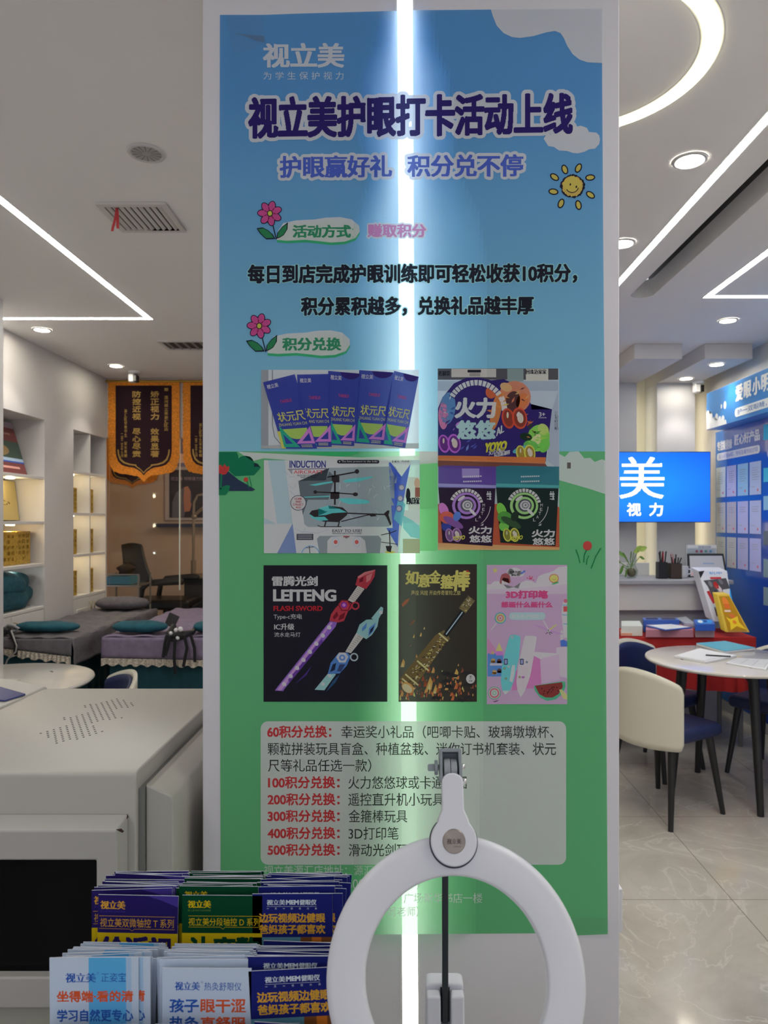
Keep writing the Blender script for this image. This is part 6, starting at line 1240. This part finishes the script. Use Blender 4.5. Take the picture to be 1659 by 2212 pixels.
def d_R(s):
    s.rect(0, 0, 100, 210, LGT, 0); s.text('视立美', (14, 15, 42, 25), BL, 1, .02, 30); s.ring(44.5, 15.5, .9, 1.2, BL, 1, n=12); s.text('热灸舒眼仪', (47, 15.5, 89, 25), BL, 1, .012, 30)
    s.text('孩子', (8, 34, 41, 50), BL, 1, .035, 40); s.text('眼干涩', (43, 34, 94, 50), OR, 1, .035, 40); s.text('热灸', (8, 54, 41, 70), BL, 1, .035, 40); s.text('直舒服', (43, 54, 94, 70), OR, 1, .035, 40)
def leaf(label, design, group, back=None):
    t = thing('leaflet', label, 'leaflet', (0, 0, 0), group)
    m = MB(); m.box(-.05, .05, 0, .0011, -.21, 0); build('sheet', m, EDGE, t, world=False)
    s = Print(); design(s); s.build('printing', lambda u, v, L: (-.05+u*.001, -.00012-L*.00008, -v*.001), t, world=False)
    return t
def place(o, x, y, z, ry=0, rz=0, rx=0): o.location = (x, y, z); o.rotation_euler = (rx, ry, rz); return o
names = [['purple and yellow', 'green and yellow', 'navy'], ['white and light blue', 'white', 'navy'], ['blue topped', 'pale blue', 'navy topped']]
pos = [['upper left', 'upper middle', 'upper right'], ['lower left', 'lower middle', 'lower right'], ['bottom left', 'bottom middle', 'bottom right']]
DES = [[d_T, d_D, d_M], [d_Z, d_R, d_M], [d_M, d_Z, d_M]]
fronts = {(0, 0): (.010, 0, .02), (0, 1): (.008, .0, .006), (0, 2): (-.008, .002, -.004), (1, 0): (-.006, .010, -.006), (1, 1): (.006, -.002, .006), (1, 2): (-.002, -.003, -.05)}
ncol = [[15, 15, 16], [18, 16, 15], [7, 6, 6]]
for r in range(3):
    ya, yb, zt_, zb = ROWS[r]
    for c in range(3):
        x0, x1 = COLX[r][c]; xm = (x0+x1)/2; n = ncol[r][c]
        lab = '%s leaflet in the %s pocket' % (names[r][c], pos[r][c])
        first = leaf(lab.replace('leaflet', 'leaflet stacked behind the front one'), DES[r][c], 'leaflets in the %s pocket' % pos[r][c])
        yf = ya if (r, c) in fronts else ya+.03
        for k in range(n):
            o = first if k == 0 else dup(first)
            q = (k+1)/n
            fx = {0: .004, 1: -.004, 2: .004}[c] if r == 0 else 0
            ry = random.gauss(0, .022)+fx*q*4; place(o, xm+random.uniform(-.001, .001)+.21*math.sin(ry), yf+.004+q*(yb-yf-.008), zt_+.001-(.012, .022, .006)[r]*q+random.uniform(-.003, .002), ry, random.gauss(0, .028))
        if (r, c) in fronts:
            dx, dz, ry = fronts[r, c]; f = leaf('front '+lab+' of the clear rack', DES[r][c], None); place(f, xm+dx, ya-.001, zt_+dz-.005, ry, .0)
            if (r, c) in ((0, 2), (1, 0)):
                g = dup(first); g['label'] = 'second '+lab+', showing beside the front one'; del g['group']; place(g, xm+dx+.0125, ya+.0015, zt_+dz-.006, ry*.6)
# ------------------------------------------------------------------ ring lamp
LW = M('lamp_white', (.74, .75, .80, 1), .38); LG_ = M('lamp_grey_plastic', (.27, .31, .33, 1), .45); ROD = M('lamp_rod_dark', (.025, .032, .038, 1), .35, .3)
LK = .87; TT = math.radians(20); Cn = Vector((.0645*LK, .86*LK, HC-.552*LK)); U = Vector((0, math.sin(TT), math.cos(TT))); Nn = Vector((0, -math.cos(TT), math.sin(TT))); Rx = Vector((1, 0, 0))
RM = Matrix(((1, 0, 0), (0, U.y, Nn.y), (0, U.z, Nn.z)))
L3 = lambda x, s_, d=0: Cn+(Rx*x+U*s_+Nn*d)*LK
t = thing('ring_lamp', 'white ring-shaped desk lamp with a dark rod in front of the poster', 'lamp', (Cn.x, .96, .66))
prof = []
RO, RI, TH = .157, .1095, .011
for i in range(7): a = PI/2*i/6; prof.append((RO-.010+.010*math.cos(a), TH*math.sin(a)))
for i in range(1, 6): q = i/6; prof.append((RO-.010-(RO-RI-.014)*q, TH+.0015*math.sin(PI*q)))
for i in range(7): a = PI/2*i/6; prof.append((RI+.004-.004*math.sin(a), TH*math.cos(a)))
prof += [(RI, .003), (RI+.002, -.002), (RO-.004, -.004), (RO, -.001), prof[0]]; prof = [(r*LK, z*LK) for r, z in prof]
build('light_ring', MB().lathe(prof, Cn, 120, M4=RM, caps=False), LW, t, smooth=True)
SH = .151
def key(k0, k1):
    """Keyhole outline: disc with a neck, grown by k."""
    r, w, top = .0292+k0, .0137+k0, .232+k1; pts = []
    a0 = math.acos(min(1, (w+.006)/r))
    for i in range(41): a = a0-(PI+2*a0)*i/40; pts.append((r*math.cos(a), SH+r*math.sin(a)))
    for i in range(1, 8): q = i/8; e = q*q*(3-2*q); pts.append((-(w+.006)+.006*e, SH+r*math.sin(a0)+.018*q))
    for i in range(13): a = PI-PI*i/12; pts.append((w*math.cos(a), top-w*.8+w*.8*math.sin(a)))
    for i in range(7, 0, -1): q = i/8; e = q*q*(3-2*q); pts.append(((w+.006)-.006*e, SH+r*math.sin(a0)+.018*q))
    return pts
m = MB(); m.prism([L3(x, s_, .022) for x, s_ in key(0, 0)], Nn*-.022); build('neck_arm', m, LW, t, bevel=.004, seg=3)
m = MB(); m.lathe([(0, .0132*LK), (.0306*LK, .0132*LK), (.0306*LK, .0)], L3(0, SH-.0014), 48, M4=RM); build('hub_gap_shade', m, M('lamp_gap_shade', (.03, .035, .06, 1), .5), t)  # dark disc stands in for the shade in the notch around the hub
def brushed():
    m = M('badge_brushed_metal', (.36, .31, .26, 1), .3, 1); nt = m.node_tree; b = nt.nodes['Principled BSDF']; b.inputs['Anisotropic'].default_value = .9
    tn = nt.nodes.new('ShaderNodeTangent'); tn.direction_type = 'RADIAL'; tn.axis = 'Z'; nt.links.new(tn.outputs[0], b.inputs['Tangent']); return m
bd = build('badge', MB().lathe([(0, .0009), (.0136*LK, .0009), (.0142*LK, .0004), (.0147*LK, -.0005)], (0, 0, 0), 48), brushed(), t, world=False); bd.location = L3(0, SH, .0222)-t.location; bd.rotation_euler = RM.to_euler()
s = Print(); s.text('视立美', (-9, -3.2, 9, 3.2), M('badge_engraving', (.06, .05, .05, 1), .4), 1, .02, 30); s.text('为学生保护视力', (-1, 5, 9, 7), M('badge_engraving', (.06, .05, .05, 1), .4), 1)
s.build('lettering', lambda u, v, L: (u*.001*LK, -v*.001*LK, .00095), bd, world=False)
J = L3(-.003, .243, .0); 
def jb(x0, x1, s0, s1, d0, d1): 
    m = MB(); return m.prism([L3(x0, s0, d0), L3(x1, s0, d0), L3(x1, s1, d0), L3(x0, s1, d0)], Nn*(d1-d0))
m = jb(-.0158, -.0118, .220, .262, .012, -.016); m.prism([L3(.0098, .220, .012), L3(.0138, .220, .012), L3(.0128, .262, .012), L3(.0088, .262, .012)], Nn*-.028); m.prism([L3(-.0158, .258, .012), L3(.0128, .258, .012), L3(.0118, .263, .012), L3(-.0148, .263, .012)], Nn*-.028); m.prism([L3(-.0118, .220, -.008), L3(.0098, .220, -.008), L3(.0092, .258, -.008), L3(-.0115, .258, -.008)], Nn*-.008)
build('joint_fork', m, LG_, t, bevel=.0012)
m = MB()
for x0, x1, r in ((-.0102, -.0018, .0125), (-.0014, .0072, .0118)): m.tube([L3(x0, .238, .001), L3(x1, .238, .001)], r*LK, 28)
build('joint_core', m, M('lamp_core_grey', (.33, .36, .38, 1), .4), t, bevel=.001)
build('clamp_knob', MB().tube([L3(-.0166, .239), L3(-.0178, .239), L3(-.0180, .239), L3(-.0222, .239)], [.004*LK, .004*LK, .0094*LK, .0094*LK], 20).prism([L3(-.0222, .2435, .004), L3(-.0300, .2435, .004), L3(-.0312, .242, .004), L3(-.0312, .236, .004), L3(-.030, .2345, .004), L3(-.0222, .2345, .004)], Nn*-.008), LG_, t, bevel=.001)
for s_, x in ((.240, .0152), (.222, .0170)): build('bolt', MB().ell(L3(x, s_, .0), .0035, .0035, .0035, 14, 10), CHROME, t, smooth=True)
rt = L3(-.0025, .240, -.012); RY = .972*LK; rx = (961.5-PX)/F*RY
build('rod', MB().box(rx-.0037, rx+.0037, RY-.004, RY+.004, HC-(2207-PY)/F*RY, rt.z), ROD, t, bevel=.0012)
build('rod_bracket', MB().prism([(rx-.008, RY-.006, rt.z-.012), (rx+.008, RY-.006, rt.z-.012), (rx+.008, RY-.006, rt.z+.006), (rx-.008, RY-.006, rt.z+.006)], (0, -max(.004, RY-.006-rt.y), 0)), LG_, t, bevel=.001)
px0, px1 = (920-PX)/F*RY, (1002-PX)/F*RY; zt2 = HC-(2107-PY)/F*(RY+.02)
def post():
    m = MB(); out = []
    for x, r in ((px0, .012), (px1, .012)): pass
    ya, yb = RY-.003, RY+.06; r = .008
    for i in range(9): a = PI-PI/2*i/8; out.append((px0+r+r*math.cos(a), zt2-r+r*math.sin(a)*.5+r*.5))
    for i in range(9): a = PI/2-PI/2*i/8; out.append((px1-r+r*math.cos(a), zt2-r+r*math.sin(a)*.5+r*.5))
    pts = out+[(px1+.001, .672), (px0-.001, .672)]
    m.prism([(x, RY+.0045, z) for x, z in pts], (0, .022, 0))
    for a, b in ((px0, rx-.0058), (rx+.0058, px1)): m.box(a+.0005, b, RY-.010, RY+.0044, .673, zt2-.006)
    m.box(rx-.0058, rx+.0058, RY-.010, RY+.0044, .673, HC-(2207-PY)/F*RY-.004)
    return m
build('base_post', post(), LW, t, bevel=.003, seg=3)
build('base_slot', MB().box(rx-.0057, rx+.0057, RY+.0040, RY+.0046, HC-(2207-PY)/F*RY-.003, zt2-.004), M('lamp_slot', (.02, .024, .03, 1), .6), t)
build('base_plate', MB().lathe([(.082, 0), (.085, .004), (.082, .011), (.03, .0118)], (rx, RY-.02, .6605), 48), LW, t, smooth=True)
# socket plate on the side of the column, seen edge-on
t = thing('wall_socket', 'white socket plate on the right side of the column, seen edge-on', 'socket', (CX1, 1.46, .8))
a = W(0, 1918, 1.42).z; b = W(0, 2012, 1.42).z; build('plate', MB().box(CX1+.0002, CX1+.011, 1.415, 1.49, b, a), WHP, t, bevel=.002)
build('insert', MB().box(CX1+.0112, CX1+.0125, 1.43, 1.475, b+.02, a-.02), WHP, t)
